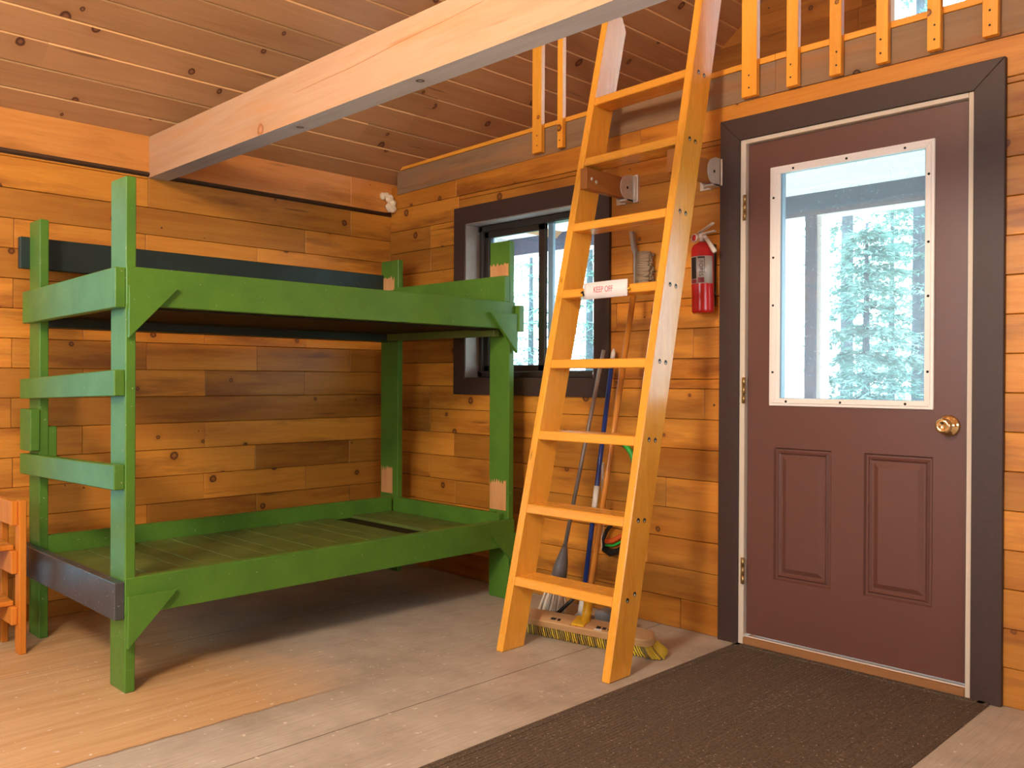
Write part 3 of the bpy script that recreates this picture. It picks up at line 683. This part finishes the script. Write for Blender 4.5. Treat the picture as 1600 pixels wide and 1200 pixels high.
# paper sign on the fifth rung
sy = lambda z: fy(1.44) - 0.004
sg = thing('paper_sign', (-2.24, fy(1.43), 1.39), 'white paper sign reading KEEP OFF wrapped on a ladder rung', 'sign')
m = MB(); n = 14; xs = [-2.353 + (0.224) * i / n for i in range(n + 1)]
zc = 1.4475; hh = 0.0335; v = []; f = []
for i, x in enumerate(xs):
    yy = fy(1.41) - 0.006 - 0.006 * math.sin(math.pi * i / n) * 1.0
    for z in (zc - hh + 0.003 * i / n, zc + hh + 0.003 * i / n): v += [(x, yy, z), (x, yy + 0.0012, z)]
for i in range(n):
    k = 4 * i; f += [(k, k + 4, k + 6, k + 2), (k + 1, k + 3, k + 7, k + 5), (k + 2, k + 6, k + 7, k + 3), (k, k + 1, k + 5, k + 4)]
f += [(0, 2, 3, 1), (4 * n, 4 * n + 1, 4 * n + 3, 4 * n + 2)]
m.add(v, f, 'paper', 0.5, True); m.obj('paper_sheet', sg)
m = MB(); m.tube([(-2.370, fy(1.44) - .008, 1.444), (-2.358, fy(1.43) - .012, 1.448), (-2.352, fy(1.43) - .011, 1.43)], 0.004, 'hole', 8); m.obj('tie', sg); m = MB()
m.tube([(-2.127, fy(1.43) - .011, 1.447), (-2.121, fy(1.44) - .009, 1.444)], 0.005, 'yellow', 8); m.obj('tie', sg)
def text_mesh(txt, size, X, mat, name, parent, sx=1.0, ext=0.0004):
    cu = bpy.data.curves.new('lettering', 'FONT'); cu.body = txt; cu.size = size; cu.extrude = ext; cu.align_x = 'CENTER'; cu.align_y = 'CENTER'
    ob = bpy.data.objects.new('lettering_source', cu); COL.objects.link(ob)
    dg = bpy.context.evaluated_depsgraph_get(); me = bpy.data.meshes.new_from_object(ob.evaluated_get(dg))
    bpy.data.objects.remove(ob); bpy.data.curves.remove(cu)
    m = MB(); m.add([Vector((p.co.x * sx, p.co.y, p.co.z)) for p in me.vertices], [list(p.vertices) for p in me.polygons], mat, 0.5, False, X)
    bpy.data.meshes.remove(me); return m.obj(name, parent)
text_mesh('KEEP OFF', 0.034, Matrix.Translation((-2.247, fy(1.41) - 0.0128, zc + 0.002)) @ Matrix.Rotation(R_(90), 4, 'X'), 'ink', 'lettering', sg, 0.70)

# ------------------------------------------------------------------ loft railings
def railing(x0, x1, spans, label, foot):
    r = thing('loft_railing', ((x0 + x1) / 2, D, foot), label, 'railing')
    for a, b, zb in spans:
        m = MB(); m.box(a, b, D - 0.036, D - 0.009, zb, 3.24, 'pine_z', 0.002)
        for dz in (0.035, 0.085): m.lathe([(0, 0.0008), (0.0035, 0.0008), (0.004, 0)], 'hole', Matrix.Translation(((a + b) / 2 + 0.006 * math.sin(a * 90), D - 0.036, zb + dz)) @ Matrix.Rotation(R_(90), 4, 'X'), 8)
        m.obj('baluster', r)
    m = MB(); m.box(x0 - 0.03, x1 + 0.03, D - 0.045, D + 0.045, 3.24, 3.28, 'pine_x', 0.004); m.obj('handrail', r)
railing(-3.07, -2.82, [(-3.066, -3.003, 2.221), (-2.896, -2.862, 2.219)], 'short loft railing of two balusters on the left of the ladder', 2.22)
railing(-1.885, 0.2, [(-1.885, -1.8165, 2.238), (-1.688, -1.640, 2.237), (-1.513, -1.466, 2.238), (-1.336, -1.292, 2.240), (-1.157, -1.112, 2.240), (-0.979, -0.930, 2.240), (-0.80, -0.755, 2.24), (-0.62, -0.575, 2.24)],
        'loft railing of pine balusters above the brown door', 2.24)

# ------------------------------------------------------------------ cleaning tools behind the ladder
# push broom
def rotz(c, a): return Matrix.Translation(c) @ Matrix.Rotation(a, 4, 'Z')
pb = thing('push_broom', (-2.315, 2.81, 0.0), 'wide push broom with yellow bristles lying behind the ladder feet', 'broom')
TH = R_(24)
BX = Matrix.Translation((-2.322, 2.772, 0.0)) @ Matrix.Rotation(math.atan2(0.095, 0.60), 4, 'Z') @ Matrix.Translation((0, 0, 0.062)) @ Matrix.Rotation(TH, 4, 'X') @ Matrix.Translation((0, 0, -0.056))
L = 0.305
m = MB(); out = []
for q in range(0, 360, 15):
    ca_, sa_ = math.cos(R_(q)), math.sin(R_(q)); cx = (L - 0.035) if ca_ >= 0 else -(L - 0.035)
    out.append((cx + 0.035 * ca_, 0.036 * sa_))
m.prism(out, 'z', 0.052, 0.088, 'block', 0.004, 0.4, BX); mblock = m
m = MB(); rnd = random.Random(3)
roots = []
for i in range(52):
    for j in range(4): roots.append((-L + 0.012 + (2 * L - 0.05) * i / 51, -0.029 + 0.0193 * j))
for q in range(-80, 81, 12):
    for rr_ in (0.018, 0.031): roots.append((L - 0.035 + rr_ * math.cos(R_(q)), rr_ * math.sin(R_(q))))
for x, y in roots:
    u = (x + L) / (2 * L); fl = 0.010 + 0.030 * max(0.0, (u - 0.72) / 0.28) ** 1.5 - 0.012 * max(0.0, (0.15 - u) / 0.15)
    b = [BX @ Vector((x, y, 0.056)), BX @ Vector((x + fl * .45, y * 1.25, 0.028)), BX @ Vector((x + fl + rnd.uniform(-.003, .003), y * 1.6, 0.0))]
    b[2].z = max(b[2].z, 0.004); b[1].z = max(b[1].z, 0.008)
    m.tube(b, [0.0020, 0.0030, 0.0040], 'bristle' if rnd.random() < (0.78 if u > 0.72 else 0.4) else 'bristledark', 6)
m.obj('bristles', pb, 'yellow bristles')
hb, ht = Vector((-2.330, 2.765, 0.080)), Vector((-2.352, 3.112, 1.478))
hd = (ht - hb).normalized()
m = MB(); m.tube([hb + hd * 0.05, ht], 0.0125, 'handle', 14); m.obj('broom_handle', pb, 'wooden handle')
m = MB(); m.tube([hb + hd * 0.005, hb + hd * 0.10], 0.0195, 'yellow', 14); m.box(-0.055, 0.005, -0.03, 0.028, 0.088, 0.098, 'yellow', 0.002, None, BX); m.obj('handle_socket', pb, 'yellow plastic socket')
m = mblock
for a, b in ((-0.165, -0.14), (-0.132, -0.118), (0.055, 0.075), (0.083, 0.10), (0.108, 0.125)): m.box(a, b, -0.018, -0.004, 0.0878, 0.0886, 'labelblack', 0, None, BX)
for a in (-0.062, -0.035): m.box(a, a + 0.006, -0.034, -0.018, 0.0878, 0.0886, 'arm', 0, None, BX)
m.box(0.05, 0.085, -0.03, -0.02, 0.0878, 0.0885, 'whiteplastic', 0, None, BX)
m.obj('broom_block', pb, 'wooden broom block with black stamped marks')

# grey handled floor broom
gb = thing('angle_broom', (-2.68, 2.96, 0.0), 'grey handled broom with cream bristles behind the bottom rung', 'broom')
g0, g1 = Vector((-2.662, 2.975, 0.20)), Vector((-2.552, 3.150, 1.2215)); gd = (g1 - g0).normalized()
m = MB(); m.tube([g0 + gd * 0.10, g1], 0.0095, 'greypole', 12); m.obj('broom_handle', gb)
m = MB(); m.tube([g0 - gd * 0.008, g0 + gd * 0.03, g0 + gd * 0.07, g0 + gd * 0.115, g0 + gd * 0.14], [0.036, 0.034, 0.027, 0.016, 0.0105], 'greyplastic', 18); m.obj('broom_cap', gb, 'grey bell shaped cap')
m = MB(); m.tube([g0 - gd * 0.03, g0 - gd * 0.004], [0.037, 0.036], 'whiteplastic', 18); m.obj('cap_collar', gb)
m = MB(); rnd = random.Random(9)
for i in range(150):
    a = rnd.random() * 2 * math.pi; r = math.sqrt(rnd.random()); top = g0 - gd * 0.02 + Vector((0.033 * r * math.cos(a), 0.026 * r * math.sin(a), 0))
    bot = Vector((-2.695 + 0.082 * r * math.cos(a), 2.955 + 0.04 * r * math.sin(a), 0.006 + rnd.random() * 0.02)); mid = (top + bot) / 2 + Vector((0.012 * r * math.cos(a), 0, 0.0))
    m.tube([top, mid, bot], [0.0022, 0.0026, 0.0024], 'whitebristle', 4)
m.obj('bristles', gb, 'cream bristles')

# blue handled dust mop
bmop = thing('dust_mop', (-2.45, 3.0, 0.0), 'blue handled floor mop with flat grey head against the wall', 'mop')
b0_, b1_ = Vector((-2.515, 2.955, 0.045)), Vector((-2.5375, 3.205, 1.2295)); bd = (b1_ - b0_).normalized()
m = MB(); m.tube([b0_ + bd * 0.03, b1_ - bd * 0.045], 0.0110, 'bluepole', 14); m.obj('mop_handle', bmop, 'blue metal handle')
m = MB(); m.tube([b1_ - bd * 0.048, b1_ - bd * 0.02, b1_], [0.0112, 0.0105, 0.004], 'whiteplastic', 12); m.obj('handle_tip', bmop, 'white plastic tip'); m = MB()
m.tube([b0_ + bd * 0.455, b0_ + bd * 0.575], 0.0128, 'whiteplastic', 14); m.obj('handle_joint', bmop, 'white plastic joint')
m = MB(); m.tube([b0_ + bd * 0.0, b0_ + bd * 0.075], 0.0165, 'whiteplastic', 14)
m.prism([(-2.575, 0.020), (-2.465, 0.020), (-2.495, 0.062), (-2.528, 0.062)], 'y', 2.945, 2.968, 'whiteplastic', 0.003); m.obj('mop_socket', bmop, 'white plastic socket')
m = MB(); m.box(-2.58, -2.30, 2.935, 3.075, 0.002, 0.022, 'greyplastic', 0.006); m.box(-2.47, -2.31, 2.99, 3.07, 0.022, 0.075, 'greyplastic', 0.008); m.box(-2.47, -2.31, 2.955, 2.985, 0.022, 0.032, 'whiteplastic', 0.004); m.obj('mop_head', bmop, 'flat grey head')

# black bent bar
m = MB(); m.tube([(-2.655, 2.855, 0.024), (-2.640, 2.862, 0.026), (-2.615, 2.874, 0.036), (-2.58, 2.89, 0.068), (-2.545, 2.905, 0.105), (-2.515, 2.92, 0.138)], 0.0085, 'black', 10)
o = m.obj('pry_bar'); tag(o, 'black bent bar leaning between the cream bristles and blue mop', 'bar')

# bow saw hung on the wall, mostly behind the right ladder rail
saw = thing('bow_saw', (-2.42, 3.21, 0.28), 'bow saw with green tube and black orange handle on the wall', 'saw')
m = MB(); pts = []
for q in range(0, 100, 10): pts.append((-2.545 + 0.125 * math.sin(R_(q)), 3.212, 0.705 + 0.125 * math.cos(R_(q)) - 0.02))
pts += [(-2.418, 3.212, 0.55), (-2.425, 3.212, 0.42), (-2.455, 3.212, 0.33)]
m.tube(pts[3:], 0.0125, 'sawgreen', 12); m.obj('saw_frame', saw, 'bright green tube frame')
m = MB(); m.tube([pts[0], pts[1], pts[2], pts[3]], 0.0135, 'black', 10); m.obj('frame_end', saw)
m = MB(); hp = [(-2.585, 3.205, 0.30), (-2.592, 3.205, 0.345), (-2.575, 3.205, 0.385), (-2.535, 3.205, 0.425), (-2.495, 3.205, 0.45), (-2.46, 3.205, 0.445)]
m.tube(hp, 0.009, 'black', 10); m.tube([(-2.588, 3.205, 0.30), (-2.55, 3.205, 0.285), (-2.50, 3.205, 0.30), (-2.45, 3.205, 0.335)], 0.017, 'black', 10)
m.obj('saw_handle', saw, 'black handle guard')
m = MB(); m.tube([(-2.575, 3.202, 0.335), (-2.53, 3.202, 0.345), (-2.48, 3.202, 0.375), (-2.45, 3.202, 0.395)], 0.012, 'orange', 10); m.obj('handle_grip', saw, 'orange grip')
m = MB(); m.tube([(-2.575, 3.198, 0.318), (-2.53, 3.198, 0.322), (-2.48, 3.198, 0.348), (-2.45, 3.198, 0.368)], 0.006, 'sawgreen', 8); m.obj('grip_stripe', saw)
m = MB(); m.box(-2.602, -2.598, 3.2, 3.212, 0.29, 0.70, 'steel', 0); m.obj('saw_blade', saw)

# hand brush on the wall
br_ = thing('hand_brush', (-2.37, 3.215, 1.52), 'dusty grey hand brush hung on the wall behind the sign rung', 'brush')
m = MB(); m.prism([(-2.452, 1.757), (-2.432, 1.760), (-2.423, 1.700), (-2.410, 1.662), (-2.412, 1.50), (-2.424, 1.50), (-2.427, 1.655), (-2.438, 1.675)], 'y', 3.200, 3.222, 'greypole', 0.003); m.obj('brush_back', br_, 'pale grey handle')
m = MB(); rnd = random.Random(5)
for k in range(22):
    z = 1.505 + 0.155 * k / 21
    for j in range(3):
        y = 3.19 + 0.014 * j; mid = Vector((-2.372, y + rnd.uniform(-.004, .004), z - 0.006 + rnd.uniform(-.004, .004)))
        m.tube([(-2.411, 3.206 + 0.005 * (j - 1), z), mid, (-2.330 + rnd.uniform(-.006, .006), y + rnd.uniform(-.006, .006), z - 0.010 + rnd.uniform(-.006, .006))], [0.004, 0.0062, 0.0066], 'brush', 6)
m.obj('bristles', br_, 'dusty tan bristles')

# ------------------------------------------------------------------ fire extinguisher
EXC = Vector((-2.0430, D - 0.062, 1.366))
ext = thing('fire_extinguisher', tuple(EXC), 'red fire extinguisher with silver label on the wall beside the door', 'fire extinguisher')
EX = Matrix.Translation(EXC) @ Matrix.Rotation(R_(1.2), 4, 'Y').inverted()
m = MB(); m.lathe([(0, 0.004), (0.040, 0.0), (0.0455, 0.005), (0.0465, 0.012), (0.0465, 0.262), (0.044, 0.276), (0.036, 0.288), (0.022, 0.296), (0.016, 0.300), (0, 0.300)], 'red', EX, 36); m.obj('cylinder_body', ext, 'red cylinder')
m = MB(); m.lathe([(0.0468, 0.122), (0.0470, 0.122), (0.0470, 0.236), (0.0468, 0.236)], 'label', EX, 40, R_(-190), R_(2)); lab = m.obj('label_band', ext, 'silver printed label')
# printed blocks and letters wrapped on the label (reading downward)
def wrap(mm, a0, a1, z0, z1, mat, rr=0.0474): mm.lathe([(rr, z0), (rr, z1)], mat, EX, 6, R_(a0), R_(a1))
m = MB()
wrap(m, -128, -90, 0.142, 0.232, 'labelblack'); wrap(m, -128, -90, 0.124, 0.140, 'labelred'); wrap(m, -82, -50, 0.125, 0.146, 'labelred')
wrap(m, -82, -48, 0.226, 0.233, 'labelblack'); wrap(m, -49, -46, 0.165, 0.232, 'labelblack')
cu = bpy.data.curves.new('letters', 'FONT'); cu.body = 'FORES'; cu.size = 0.024; cu.align_x = 'CENTER'; cu.align_y = 'CENTER'
ob = bpy.data.objects.new('letters_source', cu); COL.objects.link(ob); dg = bpy.context.evaluated_depsgraph_get(); me = bpy.data.meshes.new_from_object(ob.evaluated_get(dg)); bpy.data.objects.remove(ob); bpy.data.curves.remove(cu)
vv = []
for p in me.vertices:
    # text x runs downward, text y runs toward +angle
    z = 0.184 - p.co.x * 0.95; ang = R_(-66) + p.co.y / 0.047; vv.append((0.0476 * math.cos(ang), 0.0476 * math.sin(ang), z))
m.add(vv, [list(p.vertices) for p in me.polygons], 'labelblack', 0.5, False, EX); bpy.data.meshes.remove(me)
m.obj('label_print', lab, 'black and dark red print')
m = MB(); m.lathe([(0.0, 0.298), (0.013, 0.298), (0.013, 0.312), (0.017, 0.314), (0.017, 0.332), (0.010, 0.338), (0, 0.338)], 'steel', EX, 18); m.obj('valve', ext)
m = MB(); m.lathe([(0.0, 0.0), (0.0175, 0.0), (0.0185, 0.006), (0.017, 0.011), (0, 0.011)], 'steel', EX @ Matrix.Translation((-0.024, -0.012, 0.318)) @ Matrix.Rotation(R_(90), 4, 'X') @ Matrix.Rotation(R_(-20), 4, 'Y'), 20)
m.lathe([(0.0, 0.0), (0.013, 0.0), (0.013, 0.001), (0, 0.001)], 'red', EX @ Matrix.Translation((-0.024, -0.0235, 0.318)) @ Matrix.Rotation(R_(90), 4, 'X') @ Matrix.Rotation(R_(-20), 4, 'Y'), 16); m.obj('pressure_gauge', ext)
def lever(name, pts, mat):
    mm = MB(); pts = [EX @ Vector(p) for p in pts]
    for w_ in (-0.007, 0.007): mm.tube([p + Vector((0, w_, 0)) for p in pts], 0.0028, mat, 6)
    for p, q in zip(pts, pts[1:]):
        a = Vector((0, 0.008, 0)); t_ = Vector((0, 0, 0.0012)); mm.poly([p - a - t_, p + a - t_, q + a - t_, q - a - t_, p - a + t_, p + a + t_, q + a + t_, q - a + t_], [(0, 1, 2, 3), (4, 7, 6, 5), (0, 4, 5, 1), (1, 5, 6, 2), (2, 6, 7, 3), (3, 7, 4, 0)], mat)
    mm.obj(name, ext)
lever('carry_handle', [(-0.012, -0.004, 0.332), (0.02, -0.004, 0.334), (0.064, -0.004, 0.338)], 'steel')
lever('squeeze_lever', [(-0.016, -0.004, 0.338), (0.016, -0.004, 0.352), (0.058, -0.004, 0.372)], 'steel')
m = MB(); m.tube([EX @ Vector(p) for p in ((0.010, -0.01, 0.322), (0.022, -0.012, 0.318), (0.030, -0.014, 0.308))], 0.008, 'steel', 10)
m.tube([EX @ Vector(p) for p in ((0.028, -0.014, 0.312), (0.066, -0.02, 0.258), (0.074, -0.021, 0.247))], [0.008, 0.0105, 0.0095], 'whiteplastic', 12); m.obj('nozzle', ext, 'pale nozzle tube')
m = MB(); m.box(-2.065, -2.02, D - 0.018, D + 0.002, 1.40, 1.66, 'black', 0.002); m.tube([(-2.089, D - 0.02, 1.45)] + [(-2.043 + 0.049 * math.cos(R_(q)), EXC.y + 0.049 * math.sin(R_(q)), 1.45) for q in range(150, 29, -15)], 0.003, 'black', 6); m.obj('wall_bracket', ext)

# ------------------------------------------------------------------ door mat
mm_ = MB(); x0, x1, y0, y1 = -1.905, -0.945, 1.15, 3.215
mm_.box(x0, x1, y0, y1, 0.0, 0.006, 'mat', 0.002, 0.5); 
mm_.box(x0 + 0.042, x1 - 0.042, y0 + 0.04, y1 - 0.036, 0.004, 0.0085, 'mat', 0.002, 0.5)
ring_ = lambda a, b, c, d: mm_.box(a, b, c, d, 0.004, 0.010, 'mat', 0.003, 0.5)
ring_(x0 + .008, x0 + 0.035, y0, y1); ring_(x1 - 0.035, x1 - .008, y0, y1); ring_(x0, x1, y1 - 0.03, y1)
tag(mm_.obj('door_mat'), 'dark brown ribbed door mat with grit in front of the door', 'mat')

# ------------------------------------------------------------------ slatted shelf at the left edge
sh = thing('slatted_shelf', (-3.92, 0.75, 0.0), 'orange stained slatted shelf stand beside the bunk ladder end, cut by frame', 'shelf')
for (a, b) in ((-3.835, -3.778), (-4.062, -4.010)):
    for (c, d) in ((1.072, 1.098), (0.34, 0.366)):
        m = MB(); m.box(a, b, c, d, 0, 0.602 if a > -4 else 0.59, 'shelfwood', 0.003); m.obj('leg', sh)
for (c, d) in ((1.050, 1.072), (0.366, 0.388)):
    for z0, z1 in ((0.505, 0.60), (0.315, 0.405), (0.115, 0.185)):
        m = MB(); m.box(-4.055, -3.80, c, d, z0, z1, 'shelfwood', 0.003); m.obj('side_board', sh)
for z in (0.405, 0.186):
    for i in range(3):
        m = MB(); a = -4.05 + i * 0.078; m.box(a, a + 0.066, 0.368, 1.070 if i < 2 else 1.066, z, z + 0.020, 'shelfwood', 0.003); m.obj('shelf_slat', sh)

# ------------------------------------------------------------------ foam in the corner
b = bmesh.new(); bmesh.ops.create_icosphere(b, subdivisions=3, radius=1.0); rnd = random.Random(2)
blobs = [((XL + 0.035, D - 0.028, 2.112), 0.030), ((XL + 0.042, D - 0.02, 2.135), 0.024), ((XL + 0.022, D - 0.03, 2.165), 0.026), ((XL + 0.012, D - 0.065, 2.176), 0.022), ((XL + 0.02, D - 0.05, 2.180), 0.020), ((XL + 0.045, D - 0.02, 2.10), 0.022)]
m = MB()
for c, r in blobs:
    bb = b.copy()
    for v_ in bb.verts:
        q = v_.co.copy(); k_ = 1 + 0.16 * math.sin(q.x * 5 + c[2] * 90) * math.cos(q.y * 6 + q.z * 4); v_.co = Vector(c) + q * r * k_
    m.bm(bb, 'foam', 0.5, True)
b.free()
tag(m.obj('foam_lump'), 'lump of dried pale foam in the upper corner over the bunk', 'foam')

# ------------------------------------------------------------------ porch and forest outside
m = MB(); 
for i in range(12): m.box(-7.5, 4, D + 0.13 + i * 0.145, D + 0.13 + i * 0.145 + 0.14, -0.10, -0.06, 'pale', 0.003)
struct(m.obj('porch_floor'), 'porch floor boards outside', 'floor')
m = MB()
for i in range(12): m.box(-5.0, 4, D + 0.13 + i * 0.142, D + 0.13 + i * 0.142 + 0.139, 2.20, 2.235, 'pale', 0.004)
struct(m.obj('porch_ceiling'), 'pale board porch ceiling seen through the door glass', 'ceiling')
m = MB(); m.box(-5.0, 4, 4.95, 5.05, 2.068, 2.20, 'porchdark', 0.004); m.box(-5.0, 4, 4.952, 5.05, 2.055, 2.068, 'pale', 0.002)  # pale strip paints the bright line under the beam
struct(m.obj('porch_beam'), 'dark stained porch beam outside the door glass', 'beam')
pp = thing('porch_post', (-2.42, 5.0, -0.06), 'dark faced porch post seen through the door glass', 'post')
m = MB(); m.box(-2.47, -2.405, 4.93, 4.957, -0.06, 2.07, 'porchdark', 0.003); m.obj('post_front', pp, 'dark stained front of the post')
m = MB(); m.box(-2.465, -2.375, 4.957, 5.06, -0.06, 2.06, 'pale', 0.004); m.obj('post_side_lit', pp, 'pale post side with sky light put into its colour')  # sky light on the post's side painted as a pale piece
m = MB(); m.box(-5.08, -5.0, D + 0.13, 5.05, 2.03, 2.24, 'pale', 0.004); m.box(-5.2, -5.08, D + 0.13, 5.6, 2.24, 2.30, 'pale', 0.004)
struct(m.obj('porch_side_beam'), 'pale beam along the porch end seen through the sliding window', 'beam')
m = MB(); m.box(-60, 60, D + 0.5, 90, -0.75, -0.70, 'ground', 0); struct(m.obj('ground'), 'forest ground outside', 'ground')

def spruce(x, y, h, r, seed, label, group, z0=-0.7, bare=0.12, dens=1.0):
    rnd = random.Random(seed); o = thing('spruce_tree', (x, y, z0), label, 'tree', group)
    m = MB(); m.tube([(x, y, z0), (x, y, z0 + h * 0.5), (x, y, z0 + h)], [0.035 + h * 0.0045, 0.028 + h * 0.003, 0.012], 'bark', 10); m.obj('trunk', o)
    m = MB(); z = z0 + h * bare; v = []; f = []
    while z < z0 + h:
        t_ = (z - z0) / h; R = r * (1 - t_) ** 0.8 * rnd.uniform(.7, 1.15) + 0.1
        for k in range(int(7 * dens)):
            a = rnd.random() * 2 * math.pi; L_ = R * rnd.uniform(.65, 1.1); dx, dy = math.cos(a), math.sin(a)
            n = max(5, int(L_ / 0.045))
            for i in range(n):
                u = (i + .7) / n; sw = 0.10 * (1 - u) + 0.02
                px, py, pz = x + dx * L_ * u + rnd.uniform(-sw, sw), y + dy * L_ * u + rnd.uniform(-sw, sw), z - 0.28 * L_ * u * u + rnd.uniform(-.04, .04)
                for q in range(int(5 * dens)):
                    th = rnd.uniform(-1, 1) * 1.2; ddx, ddy = dx * math.cos(th) - dy * math.sin(th), dx * math.sin(th) + dy * math.cos(th)
                    l = rnd.uniform(.05, .15); w_ = rnd.uniform(.006, .014); e = Vector((px + ddx * l, py + ddy * l, pz - rnd.uniform(-.03, .06)))
                    b_ = len(v); v += [Vector((px - ddy * w_, py + ddx * w_, pz)), Vector((px + ddy * w_, py - ddx * w_, pz + rnd.uniform(-.01, .01))), e]; f.append((b_, b_ + 1, b_ + 2))
        z += rnd.uniform(.14, .24)
    m.add(v, f, 'needles', 0.5); m.obj('foliage', o)
spruce(-4.17, 9.3, 9.0, 0.75, 1, 'tall spruce just right of the porch post, through the door glass', None, bare=0.30)
spruce(-3.90, 10.6, 10.0, 0.55, 2, 'thin tall spruce at the right side of the door glass', None, bare=0.20)
spruce(-3.32, 7.8, 3.2, 1.10, 3, 'bushy young spruce filling the lower door glass', None, bare=0.04, dens=2.4)
spruce(-5.0, 12.6, 4.8, 1.1, 8, 'young spruce in the back, behind the bushy one in the door glass', None, bare=0.05, dens=1.8)
spruce(-5.35, 9.8, 5.0, 0.75, 4, 'spruce sliver between white trunk and porch post, through the door glass', None, bare=0.1)
spruce(-8.9, 9.3, 4.6, 0.95, 5, 'pale spruce through the left pane of the sliding window', None)
spruce(-6.95, 8.3, 5.5, 0.5, 6, 'thin spruce between ladder rail and window casing', None)
spruce(-5.75, 16.0, 13.0, 1.5, 7, 'tall spruce top in the loft window', None)
m = MB(); m.tube([(-3.14, 6.2, -0.7), (-3.205, 6.2, 1.0), (-3.275, 6.2, 2.3), (-3.4, 6.2, 5.0)], [0.11, 0.095, 0.09, 0.07], 'birch', 12)
tag(m.obj('birch_trunk'), 'white tree trunk left of the porch post, through the door glass', 'tree')

# ------------------------------------------------------------------ pendant lamp behind the camera
lamp = thing('pendant_lamp', (-1.25, -0.75, 3.00), 'pendant lamp hanging behind the camera', 'lamp')
LC = Vector((-1.25, -0.75, 3.00))
m = MB(); m.lathe([(0.04, 0.22), (0.05, 0.2), (0.22, 0.0), (0.215, 0.0), (0.045, 0.195)], 'cloth', Matrix.Translation(LC), 28); m.obj('lamp_shade', lamp)
m = MB(); m.lathe([(0, 0.02), (0.03, 0.04), (0.04, 0.07), (0.03, 0.11), (0.015, 0.16), (0, 0.16)], 'bulb', Matrix.Translation(LC), 16); m.obj('bulb', lamp)
m = MB(); m.tube([LC + Vector((0, 0, 0.2)), (LC.x, LC.y, ZE + CS * (LC.x - XL) + 0.0)], 0.006, 'black', 8); m.obj('cord', lamp)

# ------------------------------------------------------------------ lights
def area(name, loc, direction, sx, sy, power, color):
    l = bpy.data.lights.new(name, 'AREA'); l.shape = 'RECTANGLE'; l.size = sx; l.size_y = sy; l.energy = power; l.color = color
    o = bpy.data.objects.new(name, l); COL.objects.link(o); o.location = loc
    o.rotation_euler = Vector(direction).to_track_quat('-Z', 'Y').to_euler(); return o
area('fill_rear_window', ((RW[0] + RW[1]) / 2, YB - 0.09, (RW[2] + RW[3]) / 2), (0, 1, 0.0), 2.1, 1.2, 70, (0.92, 0.97, 1.0))  # fill light in the added rear window, out of view
area('fill_east_window', (XE + 0.12, (EW[0] + EW[1]) / 2, (EW[2] + EW[3]) / 2), (-1, 0, 0.0), 2.4, 1.1, 16, (0.95, 0.98, 1.0))  # fill light at the added east window, also unseen
pl = bpy.data.lights.new('pendant_bulb', 'POINT'); pl.energy = 330; pl.color = (1.0, 0.81, 0.60); pl.shadow_soft_size = 0.30
po = bpy.data.objects.new('pendant_bulb', pl); COL.objects.link(po); po.location = LC + Vector((0, 0, -0.32))

w = bpy.data.worlds.new('overcast_sky'); SC.world = w; w.use_nodes = True
nt = w.node_tree; bg = nt.nodes['Background']
tc = nt.nodes.new('ShaderNodeTexCoord'); sp = nt.nodes.new('ShaderNodeSeparateXYZ'); cr = nt.nodes.new('ShaderNodeValToRGB')
nt.links.new(tc.outputs['Generated'], sp.inputs[0]); nt.links.new(sp.outputs[2], cr.inputs[0]); nt.links.new(cr.outputs[0], bg.inputs[0])
cr.color_ramp.elements[0].color = (0.66, 0.88, 1.0, 1); cr.color_ramp.elements[1].color = (0.60, 0.83, 1.0, 1)
bg.inputs[1].default_value = 9.0

# ------------------------------------------------------------------ camera
yaw, pitch, roll = R_(44.9531), R_(-0.259), R_(0.2686)
F = Vector((-math.sin(yaw) * math.cos(pitch), math.cos(yaw) * math.cos(pitch), math.sin(pitch)))
Rt = Vector((math.cos(yaw), math.sin(yaw), 0)); U = Rt.cross(F)
R2 = Rt * math.cos(roll) + U * math.sin(roll); U2 = -Rt * math.sin(roll) + U * math.cos(roll)
cam = bpy.data.cameras.new('camera'); co = bpy.data.objects.new('camera', cam); COL.objects.link(co)
co.matrix_world = Matrix(((R2.x, U2.x, -F.x, 0), (R2.y, U2.y, -F.y, 0), (R2.z, U2.z, -F.z, CAMH), (0, 0, 0, 1)))
cam.sensor_width = 36; cam.sensor_fit = 'HORIZONTAL'; cam.lens = 36 * 1375.544 / 1600; cam.clip_start = 0.02; cam.clip_end = 300
SC.camera = co
SC.view_settings.view_transform = 'Standard'; SC.view_settings.look = 'None'; SC.view_settings.gamma = 1.0
SC.view_settings.use_curve_mapping = False; SC.view_settings.exposure = 0.16
SC.cycles.use_denoising = True; SC.cycles.max_bounces = 8; SC.cycles.diffuse_bounces = 5; SC.cycles.sample_clamp_indirect = 6
